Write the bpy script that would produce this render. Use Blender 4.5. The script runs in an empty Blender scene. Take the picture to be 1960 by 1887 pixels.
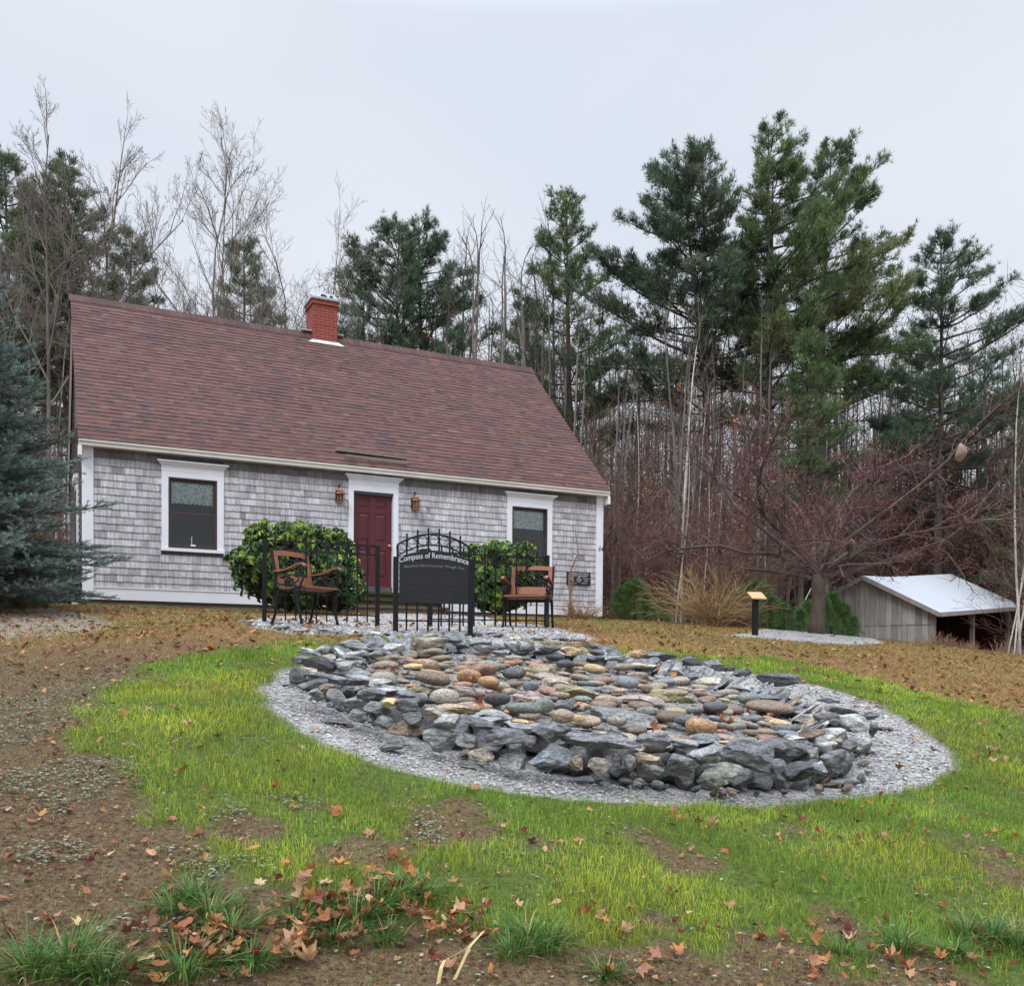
import bpy, bmesh, math, random
import numpy as np
from mathutils import Vector, Matrix
R = math.radians
random.seed(7); rng = np.random.default_rng(7)
SC = bpy.context.scene
COL = SC.collection

# ------------------------------------------------------------------ camera
CAM = np.array([0.0, 0.0, 1.6]); FPX, PITCH, ROLL, PCX, PCY = 1852.1, 0.0214, 0.0082, 980.0, 1310.0
_c, _s, _cr, _sr = math.cos(PITCH), math.sin(PITCH), math.cos(ROLL), math.sin(ROLL)
Rv, Fv, Uv = Vector((1, 0, 0)), Vector((0, _c, -_s)), Vector((0, _s, _c))
cr_ = Rv * _cr + Uv * _sr; cu_ = Uv * _cr - Rv * _sr
cam = bpy.data.cameras.new('camera'); camo = bpy.data.objects.new('camera', cam); COL.objects.link(camo)
M = Matrix((cr_, cu_, -Fv)).transposed().to_4x4(); M.translation = Vector(CAM); camo.matrix_world = M
cam.sensor_fit = 'HORIZONTAL'; cam.sensor_width = 36; cam.lens = FPX / 1960 * 36
cam.shift_x = 0.0; cam.shift_y = (PCY - 943.5) / 1960
cam.clip_start = 0.05; cam.clip_end = 2000
SC.camera = camo

# ------------------------------------------------------------------ world, sun, exposure
W = bpy.data.worlds.new('World'); SC.world = W; W.use_nodes = True
nt = W.node_tree; nt.nodes.clear()
SUN_EL, SUN_AZ = R(48), R(205)          # azimuth clockwise from +Y: the sun stands behind the camera, a little left
sky = nt.nodes.new('ShaderNodeTexSky'); sky.sky_type = 'NISHITA'; sky.sun_disc = False
sky.sun_elevation = SUN_EL; sky.sun_rotation = SUN_AZ; sky.air_density = 1.0; sky.dust_density = 4.0
bg = nt.nodes.new('ShaderNodeBackground'); wo = nt.nodes.new('ShaderNodeOutputWorld')
mx = nt.nodes.new('ShaderNodeMixRGB'); mx.inputs[0].default_value = 0.94
tc = nt.nodes.new('ShaderNodeTexCoord'); mp = nt.nodes.new('ShaderNodeMapping'); mp.inputs['Scale'].default_value = (1, 1, 2.2)
ns = nt.nodes.new('ShaderNodeTexNoise'); ns.inputs['Scale'].default_value = 1.6; ns.inputs['Detail'].default_value = 4; ns.inputs['Roughness'].default_value = .45
rp = nt.nodes.new('ShaderNodeValToRGB')
rp.color_ramp.elements[0].position = .3; rp.color_ramp.elements[0].color = (.69, .77, .90, 1)
rp.color_ramp.elements[1].position = .75; rp.color_ramp.elements[1].color = (.86, .90, .975, 1)
sc_ = nt.nodes.new('ShaderNodeVectorMath'); sc_.operation = 'SCALE'; sc_.inputs['Scale'].default_value = 10.0
L = nt.links.new
L(tc.outputs['Generated'], mp.inputs[0]); L(mp.outputs[0], ns.inputs['Vector']); L(ns.outputs[0], rp.inputs[0]); L(rp.outputs[0], sc_.inputs[0])
# an overcast dome is brighter overhead than near the horizon
sz = nt.nodes.new('ShaderNodeSeparateXYZ'); zr = nt.nodes.new('ShaderNodeMapRange'); zr.inputs['From Min'].default_value = .55; zr.inputs['From Max'].default_value = .95; zr.inputs['To Min'].default_value = 1.0; zr.inputs['To Max'].default_value = 4.0
zm = nt.nodes.new('ShaderNodeVectorMath'); zm.operation = 'SCALE'
L(tc.outputs['Generated'], sz.inputs[0]); L(sz.outputs['Z'], zr.inputs[0]); L(sc_.outputs[0], zm.inputs[0]); L(zr.outputs[0], zm.inputs['Scale'])
L(sky.outputs[0], mx.inputs[1]); L(zm.outputs[0], mx.inputs[2]); L(mx.outputs[0], bg.inputs[0]); L(bg.outputs[0], wo.inputs[0])
bg.inputs[1].default_value = 0.10
sl = bpy.data.lights.new('sun', 'SUN'); sl.energy = 1.5; sl.angle = R(20); sl.color = (1, .97, .93)
so = bpy.data.objects.new('sun', sl); COL.objects.link(so)
sd = Vector((math.sin(SUN_AZ) * math.cos(SUN_EL), math.cos(SUN_AZ) * math.cos(SUN_EL), math.sin(SUN_EL)))
so.rotation_euler = sd.to_track_quat('Z', 'Y').to_euler()
SC.view_settings.view_transform = 'Standard'; SC.view_settings.look = 'None'
SC.view_settings.exposure = 0.0; SC.view_settings.gamma = 1.0; SC.view_settings.use_curve_mapping = False
SC.cycles.max_bounces = 6; SC.cycles.diffuse_bounces = 3; SC.cycles.transparent_max_bounces = 12

# ------------------------------------------------------------------ pixel -> world helpers (photo measured at 1960 px wide)
def raydir(px, py):
    dx = np.asarray(px, float) - PCX; dy = np.asarray(py, float) - PCY
    X = (dx * _cr + dy * _sr) / FPX; u = -(-dx * _sr + dy * _cr) / FPX
    return np.stack([X, _c + u * _s, -_s + u * _c], -1)
def at(px, py, D):
    d = raydir(px, py); t = D / d[..., 1]
    return CAM + d * t[..., None] if d.ndim > 1 else CAM + d * t

# ------------------------------------------------------------------ terrain (thin plate through surveyed spots)
RC = np.array([.545, 7.98]); RR = 2.36      # centre and radius of the stone ring
def plane(x, y): return .126 - .119 * x + .148 * y
ctl = [(x, y, plane(x, y)) for x in (-3, 0, 3) for y in (-4, 0, 3, 5.5)] + [(x, 8, plane(x, 8)) for x in (-1.5, .5, 2.6)] + [(.5, 10.0, plane(.5, 10.0))]
for p in [(50, 1222, 10), (0, 1290, 7.3), (480, 1190, 11), (700, 1197, 11.1), (880, 1213, 10.7), (822, 1201, 12.3), (1046, 1199, 12.9), (1130, 1218, 11.6),
          (165, 1160, 18.1), (520, 1172, 18.6), (760, 1174, 20), (1149, 1187, 23), (0, 1160, 15.5), (210, 1200, 12),
          (1250, 1192, 24), (1300, 1206, 19), (1445, 1217, 19.5), (1560, 1211, 22), (1785, 1241, 24), (1955, 1256, 21), (1500, 1256, 13), (1800, 1330, 11), (1955, 1375, 9),
          (1955, 1600, 6), (-300, 1200, 12), (-300, 1400, 6)]:
    q = at(*p); ctl.append(tuple(q))
ctl += [(14, 34, 1.72), (19, 40, 1.9), (12, 38, 1.9), (24, 28, 1.5), (26, 45, 1.9), (5, 32, 2.4), (-3, 30, 2.6), (-14, 26, 2.6), (-12, 38, 2.7), (6, 48, 2.3), (-24, 60, 3), (40, 60, 2.2), (5, 70, 2.6),
        (-200, 200, 4), (200, 200, 3), (0, 400, 4), (-200, -200, 0), (200, -200, 0), (0, -100, 0)]
ctl = np.array(ctl)
def _U(r2): return np.where(r2 > 1e-12, .5 * r2 * np.log(np.maximum(r2, 1e-12)), 0)
def _fit():
    P = ctl[:, :2]; n = len(P); K = _U(((P[:, None] - P[None]) ** 2).sum(-1)) + np.eye(n) * .15
    A = np.zeros((n + 3, n + 3)); A[:n, :n] = K; A[:n, n] = 1; A[:n, n + 1:] = P; A[n:, :n] = A[:n, n:].T
    return np.linalg.solve(A, np.r_[ctl[:, 2], 0, 0, 0])
_w = _fit()
def tz(x, y):
    x = np.asarray(x, float); y = np.asarray(y, float); sh = x.shape; x = x.ravel(); y = y.ravel(); out = np.empty(len(x))
    for a in range(0, len(x), 60000):
        X, Y = x[a:a + 60000], y[a:a + 60000]
        r2 = (X[:, None] - ctl[None, :, 0]) ** 2 + (Y[:, None] - ctl[None, :, 1]) ** 2
        z = _U(r2) @ _w[:-3] + _w[-3] + _w[-2] * X + _w[-1] * Y
        out[a:a + 60000] = z
    out += .012 * np.sin(x * 2.1 + y * 1.3) * np.sin(y * 1.7 - x * .6) + .006 * np.sin(x * 6.3) * np.sin(y * 5.7 + 1)
    return out.reshape(sh)
def tzf(x, y): return float(tz([x], [y])[0])
def gp(px, py, lift=0.0):
    """where the ray through a spot of the photo meets the ground"""
    d = raydir(px, py); D = np.r_[np.arange(1.5, 16, .05), np.arange(16, 60, .2)]
    P = CAM + d / d[1] * D[:, None]; g = P[:, 2] - tz(P[:, 0], P[:, 1]) - lift
    k = np.argmax(g < 0)
    if not (g < 0).any(): return P[-1]
    a = g[k - 1] / (g[k - 1] - g[k]) if k else 0
    return P[k - 1] * (1 - a) + P[k] * a

# ------------------------------------------------------------------ mesh collector
class MB:
    def __init__(s): s.v = []; s.f = []; s.c = []; s.n = 0
    def add(s, V, F, col=(1, 1, 1)):
        V = np.asarray(V, float); c = np.asarray(col, float)
        if c.ndim == 1: c = np.tile(c, (len(V), 1))
        s.v.append(V); s.c.append(c)
        for f in (F if isinstance(F, list) else [F]):
            s.f.append(np.asarray(f) + s.n)
        s.n += len(V); return s
    def box(s, lo, hi, col=(1, 1, 1), M=None):
        x0, y0, z0 = lo; x1, y1, z1 = hi
        V = np.array([(x0, y0, z0), (x1, y0, z0), (x1, y1, z0), (x0, y1, z0), (x0, y0, z1), (x1, y0, z1), (x1, y1, z1), (x0, y1, z1)], float)
        if M is not None: V = V @ np.array(M.to_3x3()).T + np.array(M.translation)
        return s.add(V, np.array([(0, 3, 2, 1), (4, 5, 6, 7), (0, 1, 5, 4), (1, 2, 6, 5), (2, 3, 7, 6), (3, 0, 4, 7)]), col)
    def bar(s, a, b, w, h, col=(1, 1, 1), up=(0, 0, 1)):
        a = np.array(a, float); b = np.array(b, float); d = b - a; d /= np.linalg.norm(d)
        x = np.cross(d, up); 
        if np.linalg.norm(x) < 1e-4: x = np.cross(d, (0, 1, 0))
        x /= np.linalg.norm(x); y = np.cross(x, d)
        V = [p + x * i * w / 2 + y * j * h / 2 for p in (a, b) for i, j in ((-1, -1), (1, -1), (1, 1), (-1, 1))]
        return s.add(V, np.array([(0, 1, 2, 3), (7, 6, 5, 4), (0, 4, 5, 1), (1, 5, 6, 2), (2, 6, 7, 3), (3, 7, 4, 0)]), col)
    def tube(s, P, r, k=6, col=(1, 1, 1), cap=True, closed=False):
        P = np.asarray(P, float); n = len(P); r = np.broadcast_to(np.asarray(r, float), (n,))
        T = np.gradient(P, axis=0)
        if closed: T = np.roll(P, -1, 0) - np.roll(P, 1, 0)
        T /= np.maximum(np.linalg.norm(T, axis=1, keepdims=True), 1e-9)
        m = T.mean(0); ref = np.array((0, 0, 1.)) if abs(m[2]) < .8 * np.linalg.norm(m) + 1e-9 else np.array((1., 0, 0))
        if closed:
            nn = np.cross(P[1] - P[0], P[n // 3] - P[0]); ref = nn / np.linalg.norm(nn)
        X = np.cross(T, ref); X /= np.maximum(np.linalg.norm(X, axis=1, keepdims=True), 1e-9); Y = np.cross(T, X)
        a = np.arange(k) * 2 * math.pi / k
        V = P[:, None] + r[:, None, None] * (X[:, None] * np.cos(a)[None, :, None] + Y[:, None] * np.sin(a)[None, :, None])
        i = np.arange(n if closed else n - 1)[:, None]; j = np.arange(k)[None]
        i2 = (i + 1) % n; j2 = (j + 1) % k
        F = [np.stack([i * k + j, i * k + j2, i2 * k + j2, i2 * k + j], -1).reshape(-1, 4)]
        if cap and not closed: F += [np.array([list(range(k))[::-1]]), np.array([[(n - 1) * k + q for q in range(k)]])]
        c = np.asarray(col, float)
        if c.ndim == 2: c = np.repeat(c, k, 0)
        return s.add(V.reshape(-1, 3), F, c)
    def lathe(s, prof, k=12, col=(1, 1, 1), o=(0, 0, 0)):
        prof = np.asarray(prof, float); n = len(prof); a = np.arange(k) * 2 * math.pi / k
        V = np.stack([prof[:, :1] * np.cos(a) + o[0], prof[:, :1] * np.sin(a) + o[1], np.repeat(prof[:, 1:], k, 1) + o[2]], -1).reshape(-1, 3)
        i = np.arange(n - 1)[:, None]; j = np.arange(k)[None]; j2 = (j + 1) % k
        return s.add(V, [np.stack([i * k + j, i * k + j2, (i + 1) * k + j2, (i + 1) * k + j], -1).reshape(-1, 4)], col)
    def mesh(s, name, smooth=False):
        V = np.concatenate(s.v); C = np.concatenate(s.c); me = bpy.data.meshes.new(name)
        tot = np.concatenate([np.full(len(f), f.shape[1]) for f in s.f]); vi = np.concatenate([f.ravel() for f in s.f])
        me.vertices.add(len(V)); me.vertices.foreach_set('co', V.astype(np.float32).ravel())
        me.loops.add(len(vi)); me.loops.foreach_set('vertex_index', vi.astype(np.int32))
        me.polygons.add(len(tot)); st = np.concatenate([[0], np.cumsum(tot)[:-1]])
        me.polygons.foreach_set('loop_start', st.astype(np.int32)); me.polygons.foreach_set('loop_total', tot.astype(np.int32))
        me.polygons.foreach_set('use_smooth', np.full(len(tot), bool(smooth)))
        ca = me.color_attributes.new('Col', 'FLOAT_COLOR', 'POINT')
        ca.data.foreach_set('color', np.c_[C, np.ones(len(C))].astype(np.float32).ravel())
        me.update(calc_edges=True); return me
    def build(s, name, mat, parent=None, smooth=False):
        me = s.mesh(name, smooth); me.materials.append(mat)
        o = bpy.data.objects.new(name, me); COL.objects.link(o)
        if parent is not None: o.parent = parent
        return o

def tag(o, label=None, cat=None, group=None, kind=None):
    if label: o['label'] = label
    if cat: o['category'] = cat
    if group: o['group'] = group
    if kind: o['kind'] = kind
    return o
def empty(name, loc, rz=0, label=None, cat=None, group=None):
    o = bpy.data.objects.new(name, None); COL.objects.link(o); o.empty_display_size = .2
    o.location = loc; o.rotation_euler = (0, 0, rz); return tag(o, label, cat, group)
KIDS = {}
def copy_tree(o, parent=None):
    c = o.copy(); COL.objects.link(c)
    if parent is not None: c.parent = parent
    for k in [q for q in bpy.data.objects if q.parent == o] if o.name not in KIDS else KIDS[o.name]:
        copy_tree(k, c)
    return c
ORD = 'zeroth first second third fourth fifth sixth seventh eighth ninth tenth eleventh twelfth thirteenth fourteenth fifteenth sixteenth seventeenth eighteenth nineteenth'.split()
TENS = {20: 'twent', 30: 'thirt', 40: 'fort', 50: 'fift', 60: 'sixt', 70: 'sevent', 80: 'eight', 90: 'ninet'}
def ordinal(n):
    if n < 20: return ORD[n]
    if n < 100: return TENS[n // 10 * 10] + ('ieth' if n % 10 == 0 else 'y-' + ORD[n % 10])
    if n % 100 == 0: return {1: 'one hundredth', 2: 'two hundredth'}[n // 100]
    return {1: 'hundred-and-', 2: 'two-hundred-and-'}[n // 100] + ordinal(n % 100)

# ------------------------------------------------------------------ materials
def nodes(name):
    m = bpy.data.materials.new(name); m.use_nodes = True; t = m.node_tree; b = t.nodes['Principled BSDF']
    return m, t, b
def N(t, ty, **kw):
    n = t.nodes.new(ty)
    for k, v in kw.items():
        if k in n.inputs: n.inputs[k].default_value = v
        else: setattr(n, k, v)
    return n
def mat(name, col=None, rough=.7, vary=.25, scale=8, stretch=(1, 1, 1), bump=0, bscale=None, metal=0, spec=.5, attr=False, objrand=0, detail=4, hue=0, transl=0, col2=None):
    """base colour (or the mesh's own Col) times a noise; optional bump"""
    m, t, b = nodes(name); b.inputs['Roughness'].default_value = rough; b.inputs['Metallic'].default_value = metal
    b.inputs['Specular IOR Level'].default_value = spec
    tc = N(t, 'ShaderNodeTexCoord'); mp = N(t, 'ShaderNodeMapping'); mp.inputs['Scale'].default_value = stretch
    t.links.new(tc.outputs['Object'], mp.inputs[0])
    n = N(t, 'ShaderNodeTexNoise', Scale=scale, Detail=detail, Roughness=.62); t.links.new(mp.outputs[0], n.inputs['Vector'])
    mr = N(t, 'ShaderNodeMapRange'); mr.inputs['From Min'].default_value = .25; mr.inputs['From Max'].default_value = .75
    mr.inputs['To Min'].default_value = 1 - vary; mr.inputs['To Max'].default_value = 1 + vary; t.links.new(n.outputs[0], mr.inputs[0])
    if attr: src = N(t, 'ShaderNodeAttribute', attribute_name='Col').outputs['Color']
    elif col2:
        mm = N(t, 'ShaderNodeMixRGB'); mm.inputs[1].default_value = (*col, 1); mm.inputs[2].default_value = (*col2, 1)
        n2 = N(t, 'ShaderNodeTexNoise', Scale=scale * .6, Detail=5, Roughness=.7); t.links.new(mp.outputs[0], n2.inputs['Vector'])
        r2 = N(t, 'ShaderNodeMapRange'); r2.inputs['From Min'].default_value = .42; r2.inputs['From Max'].default_value = .6; t.links.new(n2.outputs[0], r2.inputs[0])
        t.links.new(r2.outputs[0], mm.inputs[0]); src = mm.outputs[0]
    else:
        rgb = N(t, 'ShaderNodeRGB'); rgb.outputs[0].default_value = (*col, 1); src = rgb.outputs[0]
    v = N(t, 'ShaderNodeVectorMath', operation='SCALE'); t.links.new(src, v.inputs[0]); t.links.new(mr.outputs[0], v.inputs['Scale'])
    out = v.outputs[0]
    if objrand:
        oi = N(t, 'ShaderNodeObjectInfo'); m2 = N(t, 'ShaderNodeMapRange'); m2.inputs['To Min'].default_value = 1 - objrand; m2.inputs['To Max'].default_value = 1 + objrand
        t.links.new(oi.outputs['Random'], m2.inputs[0]); v2 = N(t, 'ShaderNodeVectorMath', operation='SCALE'); t.links.new(out, v2.inputs[0]); t.links.new(m2.outputs[0], v2.inputs['Scale']); out = v2.outputs[0]
        hs = N(t, 'ShaderNodeHueSaturation'); m3 = N(t, 'ShaderNodeMapRange'); m3.inputs['To Min'].default_value = .5 - hue; m3.inputs['To Max'].default_value = .5 + hue
        t.links.new(oi.outputs['Random'], m3.inputs[0]); t.links.new(m3.outputs[0], hs.inputs['Hue']); t.links.new(out, hs.inputs['Color']); out = hs.outputs[0]
    t.links.new(out, b.inputs['Base Color'])
    if bump:
        nb = N(t, 'ShaderNodeTexNoise', Scale=bscale or scale * 3, Detail=6, Roughness=.6); t.links.new(mp.outputs[0], nb.inputs['Vector'])
        bp = N(t, 'ShaderNodeBump', Strength=1.0, Distance=bump); t.links.new(nb.outputs[0], bp.inputs['Height']); t.links.new(bp.outputs[0], b.inputs['Normal'])
    if transl:
        o = t.nodes['Material Output']; tr = N(t, 'ShaderNodeBsdfTranslucent'); ms = N(t, 'ShaderNodeMixShader'); ms.inputs[0].default_value = transl
        t.links.new(out, tr.inputs[0]); t.links.new(b.outputs[0], ms.inputs[1]); t.links.new(tr.outputs[0], ms.inputs[2]); t.links.new(ms.outputs[0], o.inputs[0])
    return m
white = mat('white_paint', (.82, .85, .91), .5, .05, 3)
iron = mat('black_iron', (.007, .0075, .009), .55, .3, 30, spec=.3, bump=.0006)
board_black = mat('sign_black', (.008, .009, .012), .45, .15, 10)
letter_m = mat('lettering', (.62, .63, .66), .5, .1, 5)
letter_dim = mat('faded_lettering', (.05, .05, .055), .5, .3, 9)
copper = mat('copper', (.42, .17, .08), .35, .35, 25, metal=.75)
slatwood = mat('stained_wood', (.27, .100, .052), .45, .3, 14, (1, 6, 6), bump=.001)
brass = mat('brass', (.7, .45, .15), .25, .1, 10, metal=1)
bark = mat('bark', None, .9, .4, 10, (1, 1, .25), attr=True, bump=.02, bscale=30, objrand=.18)
barkflat = mat('twig', None, .9, .2, 3, attr=True, objrand=.18)
needle = mat('needles', None, .65, .3, 1.2, attr=True, transl=.12, spec=.25)
leafy = mat('leaf', None, .33, .15, 6, attr=True, transl=.12)
dryleaf = mat('dry_leaf', None, .6, .22, 25, attr=True, transl=.15, spec=.3)
grassm = mat('grass_blade', None, .55, .12, 2, attr=True, transl=.3, spec=.25)
chipm = mat('gravel_chip', None, .85, .25, 40, attr=True)

def rockmat(name, strata):
    m, t, b = nodes(name); b.inputs['Roughness'].default_value = .62 if strata else .55; b.inputs['Specular IOR Level'].default_value = .35
    tc = N(t, 'ShaderNodeTexCoord'); mp = N(t, 'ShaderNodeMapping'); mp.inputs['Scale'].default_value = (1, 1, 3.2 if strata else 1.3)
    oi = N(t, 'ShaderNodeObjectInfo'); ad = N(t, 'ShaderNodeVectorMath', operation='ADD'); sc = N(t, 'ShaderNodeMath', operation='MULTIPLY'); sc.inputs[1].default_value = 37.
    t.links.new(oi.outputs['Random'], sc.inputs[0]); t.links.new(tc.outputs['Object'], mp.inputs[0]); t.links.new(mp.outputs[0], ad.inputs[0]); t.links.new(sc.outputs[0], ad.inputs[1])
    at_ = N(t, 'ShaderNodeAttribute', attribute_name='Col')
    n1 = N(t, 'ShaderNodeTexNoise', Scale=9, Detail=9, Roughness=.72); n1.inputs['Distortion'].default_value = .8 if strata else .2
    n2 = N(t, 'ShaderNodeTexNoise', Scale=55, Detail=5, Roughness=.7); n3 = N(t, 'ShaderNodeTexNoise', Scale=4, Detail=6, Roughness=.65)
    for n in (n1, n2, n3): t.links.new(ad.outputs[0], n.inputs['Vector'])
    r1 = N(t, 'ShaderNodeMapRange'); 
    for k, v in zip(('From Min', 'From Max', 'To Min', 'To Max'), (.36, .64, .25, 2.0) if strata else (.32, .68, .68, 1.35)): r1.inputs[k].default_value = v
    t.links.new(n1.outputs[0], r1.inputs[0])
    v = N(t, 'ShaderNodeVectorMath', operation='SCALE'); t.links.new(at_.outputs['Color'], v.inputs[0]); t.links.new(r1.outputs[0], v.inputs['Scale'])
    r2 = N(t, 'ShaderNodeMapRange'); 
    for k, vv in zip(('From Min', 'From Max', 'To Min', 'To Max'), (.37, .63, .5, 1.6)): r2.inputs[k].default_value = vv
    t.links.new(n2.outputs[0], r2.inputs[0]); v2 = N(t, 'ShaderNodeVectorMath', operation='SCALE'); t.links.new(v.outputs[0], v2.inputs[0]); t.links.new(r2.outputs[0], v2.inputs['Scale'])
    out = v2.outputs[0]
    r3 = N(t, 'ShaderNodeMapRange'); r3.inputs['From Min'].default_value = .56; r3.inputs['From Max'].default_value = .66; t.links.new(n3.outputs[0], r3.inputs[0])
    f = N(t, 'ShaderNodeMath', operation='MULTIPLY'); t.links.new(r3.outputs[0], f.inputs[0]); f.inputs[1].default_value = .45 if strata else .25
    mxx = N(t, 'ShaderNodeMixRGB'); t.links.new(f.outputs[0], mxx.inputs[0]); t.links.new(out, mxx.inputs[1]); mxx.inputs[2].default_value = (.36, .36, .36, 1) if strata else (.30, .25, .19, 1)
    t.links.new(mxx.outputs[0], b.inputs['Base Color'])
    bp = N(t, 'ShaderNodeBump', Strength=1.0, Distance=.012 if strata else .003); t.links.new(n1.outputs[0], bp.inputs['Height'])
    bp2 = N(t, 'ShaderNodeBump', Strength=.8, Distance=.003 if strata else .001); t.links.new(n2.outputs[0], bp2.inputs['Height']); t.links.new(bp.outputs[0], bp2.inputs['Normal'])
    t.links.new(bp2.outputs[0], b.inputs['Normal']); return m
slate = rockmat('slate_rock', True); cobblem = rockmat('river_stone', False)

# ================================================================== GROUND
def poly_w(pts): return np.array([gp(*p)[:2] for p in pts])
def sdf(P, x, y):
    """signed distance to polygon (negative inside)"""
    d = np.full(x.shape, 1e9); ins = np.zeros(x.shape, bool); n = len(P)
    for i in range(n):
        a, b = P[i], P[(i + 1) % n]; e = b - a; wx, wy = x - a[0], y - a[1]
        tt = np.clip((wx * e[0] + wy * e[1]) / (e @ e + 1e-12), 0, 1); d = np.minimum(d, (wx - e[0] * tt) ** 2 + (wy - e[1] * tt) ** 2)
        c = ((a[1] <= y) & (b[1] > y)) | ((b[1] <= y) & (a[1] > y))
        if abs(e[1]) > 1e-9: ins ^= c & (x < a[0] + (y - a[1]) * e[0] / e[1])
    return np.where(ins, -1, 1) * np.sqrt(d)
_ph = rng.uniform(0, 6.28, (40, 2)); _dr = rng.uniform(0, 6.28, 40)
def fbm(x, y, f0=1.0, o=4, s=0):
    z = 0; a = 1; tot = 0
    for k in range(o):
        for j in range(3):
            i = (s * 7 + k * 3 + j) % 40; th = _dr[i]
            u = x * math.cos(th) + y * math.sin(th); v = -x * math.sin(th) + y * math.cos(th)
            z = z + a * np.sin(u * f0 * 2.1 + _ph[i, 0] + 1.7 * np.sin(v * f0 * 1.3 + _ph[i, 1])) / 3
        tot += a; a *= .6; f0 *= 1.9
    return z / tot
LUSH = poly_w([(690, 1226), (560, 1228), (400, 1241), (320, 1266), (215, 1302), (165, 1352), (85, 1410), (140, 1432), (250, 1440), (330, 1540), (370, 1600), (380, 1660), (520, 1700), (700, 1740), (950, 1790), (1200, 1845), (1500, 1865), (1990, 1890), (2250, 1890), (2250, 1480), (1985, 1385), (1850, 1345), (1700, 1308), (1560, 1276), (1480, 1260), (1400, 1254), (1300, 1250), (1150, 1245), (1000, 1228)])
GRAVP = poly_w([(500, 1318), (540, 1282), (620, 1262), (800, 1248), (1000, 1240), (1300, 1262), (1560, 1310), (1660, 1340), (1750, 1385), (1808, 1430), (1815, 1470), (1780, 1495), (1700, 1515), (1600, 1528), (1450, 1540), (1300, 1541), (1150, 1532), (1000, 1515), (880, 1496), (760, 1468), (660, 1438), (590, 1405), (530, 1362)])
PATIO = poly_w([(455, 1188), (520, 1180), (700, 1178), (735, 1174), (870, 1174), (960, 1190), (1080, 1205), (1140, 1222), (1110, 1228), (1000, 1226), (900, 1226), (700, 1216), (560, 1212), (480, 1200)])
PADL = poly_w([(-400, 1162), (0, 1164), (80, 1164), (180, 1177), (222, 1193), (205, 1206), (100, 1216), (0, 1224), (-400, 1236)])
PADR = poly_w([(1362, 1214), (1440, 1211), (1580, 1211), (1690, 1231), (1640, 1235), (1540, 1229), (1440, 1221)])
WEED = [((110, 1330), 90, .9), ((60, 1390), 90, .8), ((110, 1500), 110, .9), ((230, 1490), 60, .7), ((380, 1660), 70, .7), ((80, 1640), 80, .5), ((430, 1560), 60, .5), ((1300, 1215), 40, .6), ((820, 1590), 60, .5), ((500, 1650), 70, .5), ((560, 1540), 50, .4), ((1390, 1280), 50, .5), ((250, 1780), 90, .4)]
DIRT = [((470, 1580), 70, .8), ((860, 1575), 100, .7), ((1330, 1655), 60, .8), ((1550, 1600), 80, .5), ((700, 1640), 90, .7), ((1600, 1770), 90, .9), ((1270, 1630), 60, .7), ((1890, 1640), 90, .7), ((1930, 1500), 60, .5), ((1290, 1850), 90, .9), ((250, 1600), 120, .9), ((1500, 1850), 120, .8), ((1750, 1850), 90, .7), ((1240, 1760), 70, .5), ((670, 1330), 40, .3), ((350, 1420), 60, .5), ((1830, 1450), 60, .4), ((840, 1855), 100, .9)]
def spots(lst, x, y):
    z = np.zeros(x.shape)
    for (p, r, a) in lst:
        q = gp(*p); rx = r / FPX * q[1]; q2 = gp(p[0], p[1] - r * .5); q3 = gp(p[0], p[1] + r * .5)
        ry = min(max((q2[1] - q3[1]) * .5, rx * .6), rx * 3)
        z = np.maximum(z, a * np.exp(-(((x - q[0]) / rx) ** 2 + ((y - q[1]) / ry) ** 2)))
    return z
def smooth(e0, e1, v): t = np.clip((v - e0) / (e1 - e0), 0, 1); return t * t * (3 - 2 * t)
def masks(x, y):
    n1 = fbm(x, y, 1.6, 4, 1); n2 = fbm(x, y, 5, 3, 2)
    lush = 1 - smooth(-.12, .10, sdf(LUSH, x, y) + .26 * n1 + .14 * n2 + .06 * fbm(x, y, 15, 2, 3))
    dirt = np.clip(spots(DIRT, x, y) * 1.1 + .5 * n1 + .55 * n2 + .25 * fbm(x, y, 13, 2, 5), 0, 1)
    near = smooth(6.5, 4.2, y); dn = np.clip(.08 * near + .15 - .25 * smooth(4.5, 5.3, y), 0, 1)
    lush = lush * (1 - smooth(.45, .72, dirt + dn * .6)) 
    gs = np.minimum.reduce([sdf(GRAVP, x, y) + .05 * n2 + .05 * n1, sdf(PATIO, x, y) + .05 * n2, sdf(PADR, x, y) + .15 * n2])
    grav = np.maximum(1 - smooth(-.06, .07, gs), .62 * (1 - smooth(-.1, .12, sdf(PADL, x, y) + .2 * n2)))
    weed = np.clip(spots(WEED, x, y) + .25 * n2, 0, 1) * (1 - grav)
    return lush * (1 - grav), grav, weed
def geo(a, b, n): return np.sign(a) * np.geomspace(abs(a), abs(b), n)
gx = np.r_[-np.geomspace(400, 11.1, 26), np.arange(-11, 11, .065), np.geomspace(11.1, 400, 40)]
gy = np.r_[-np.geomspace(400, 1.1, 16), np.arange(-1, 13, .06), np.arange(13, 30, .16), np.geomspace(30.3, 420, 40)]
GX, GY = np.meshgrid(gx, gy); GZ = tz(GX, GY)
lush, grav, weed = masks(GX, GY)
GZ += .012 * (fbm(GX, GY, 9, 3, 3)) * (GY < 20) * (1 - grav) - .02 * grav * (GY < 12.5)
nx, ny = len(gx), len(gy)
i = np.arange(ny - 1)[:, None] * nx + np.arange(nx - 1)[None]
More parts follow.
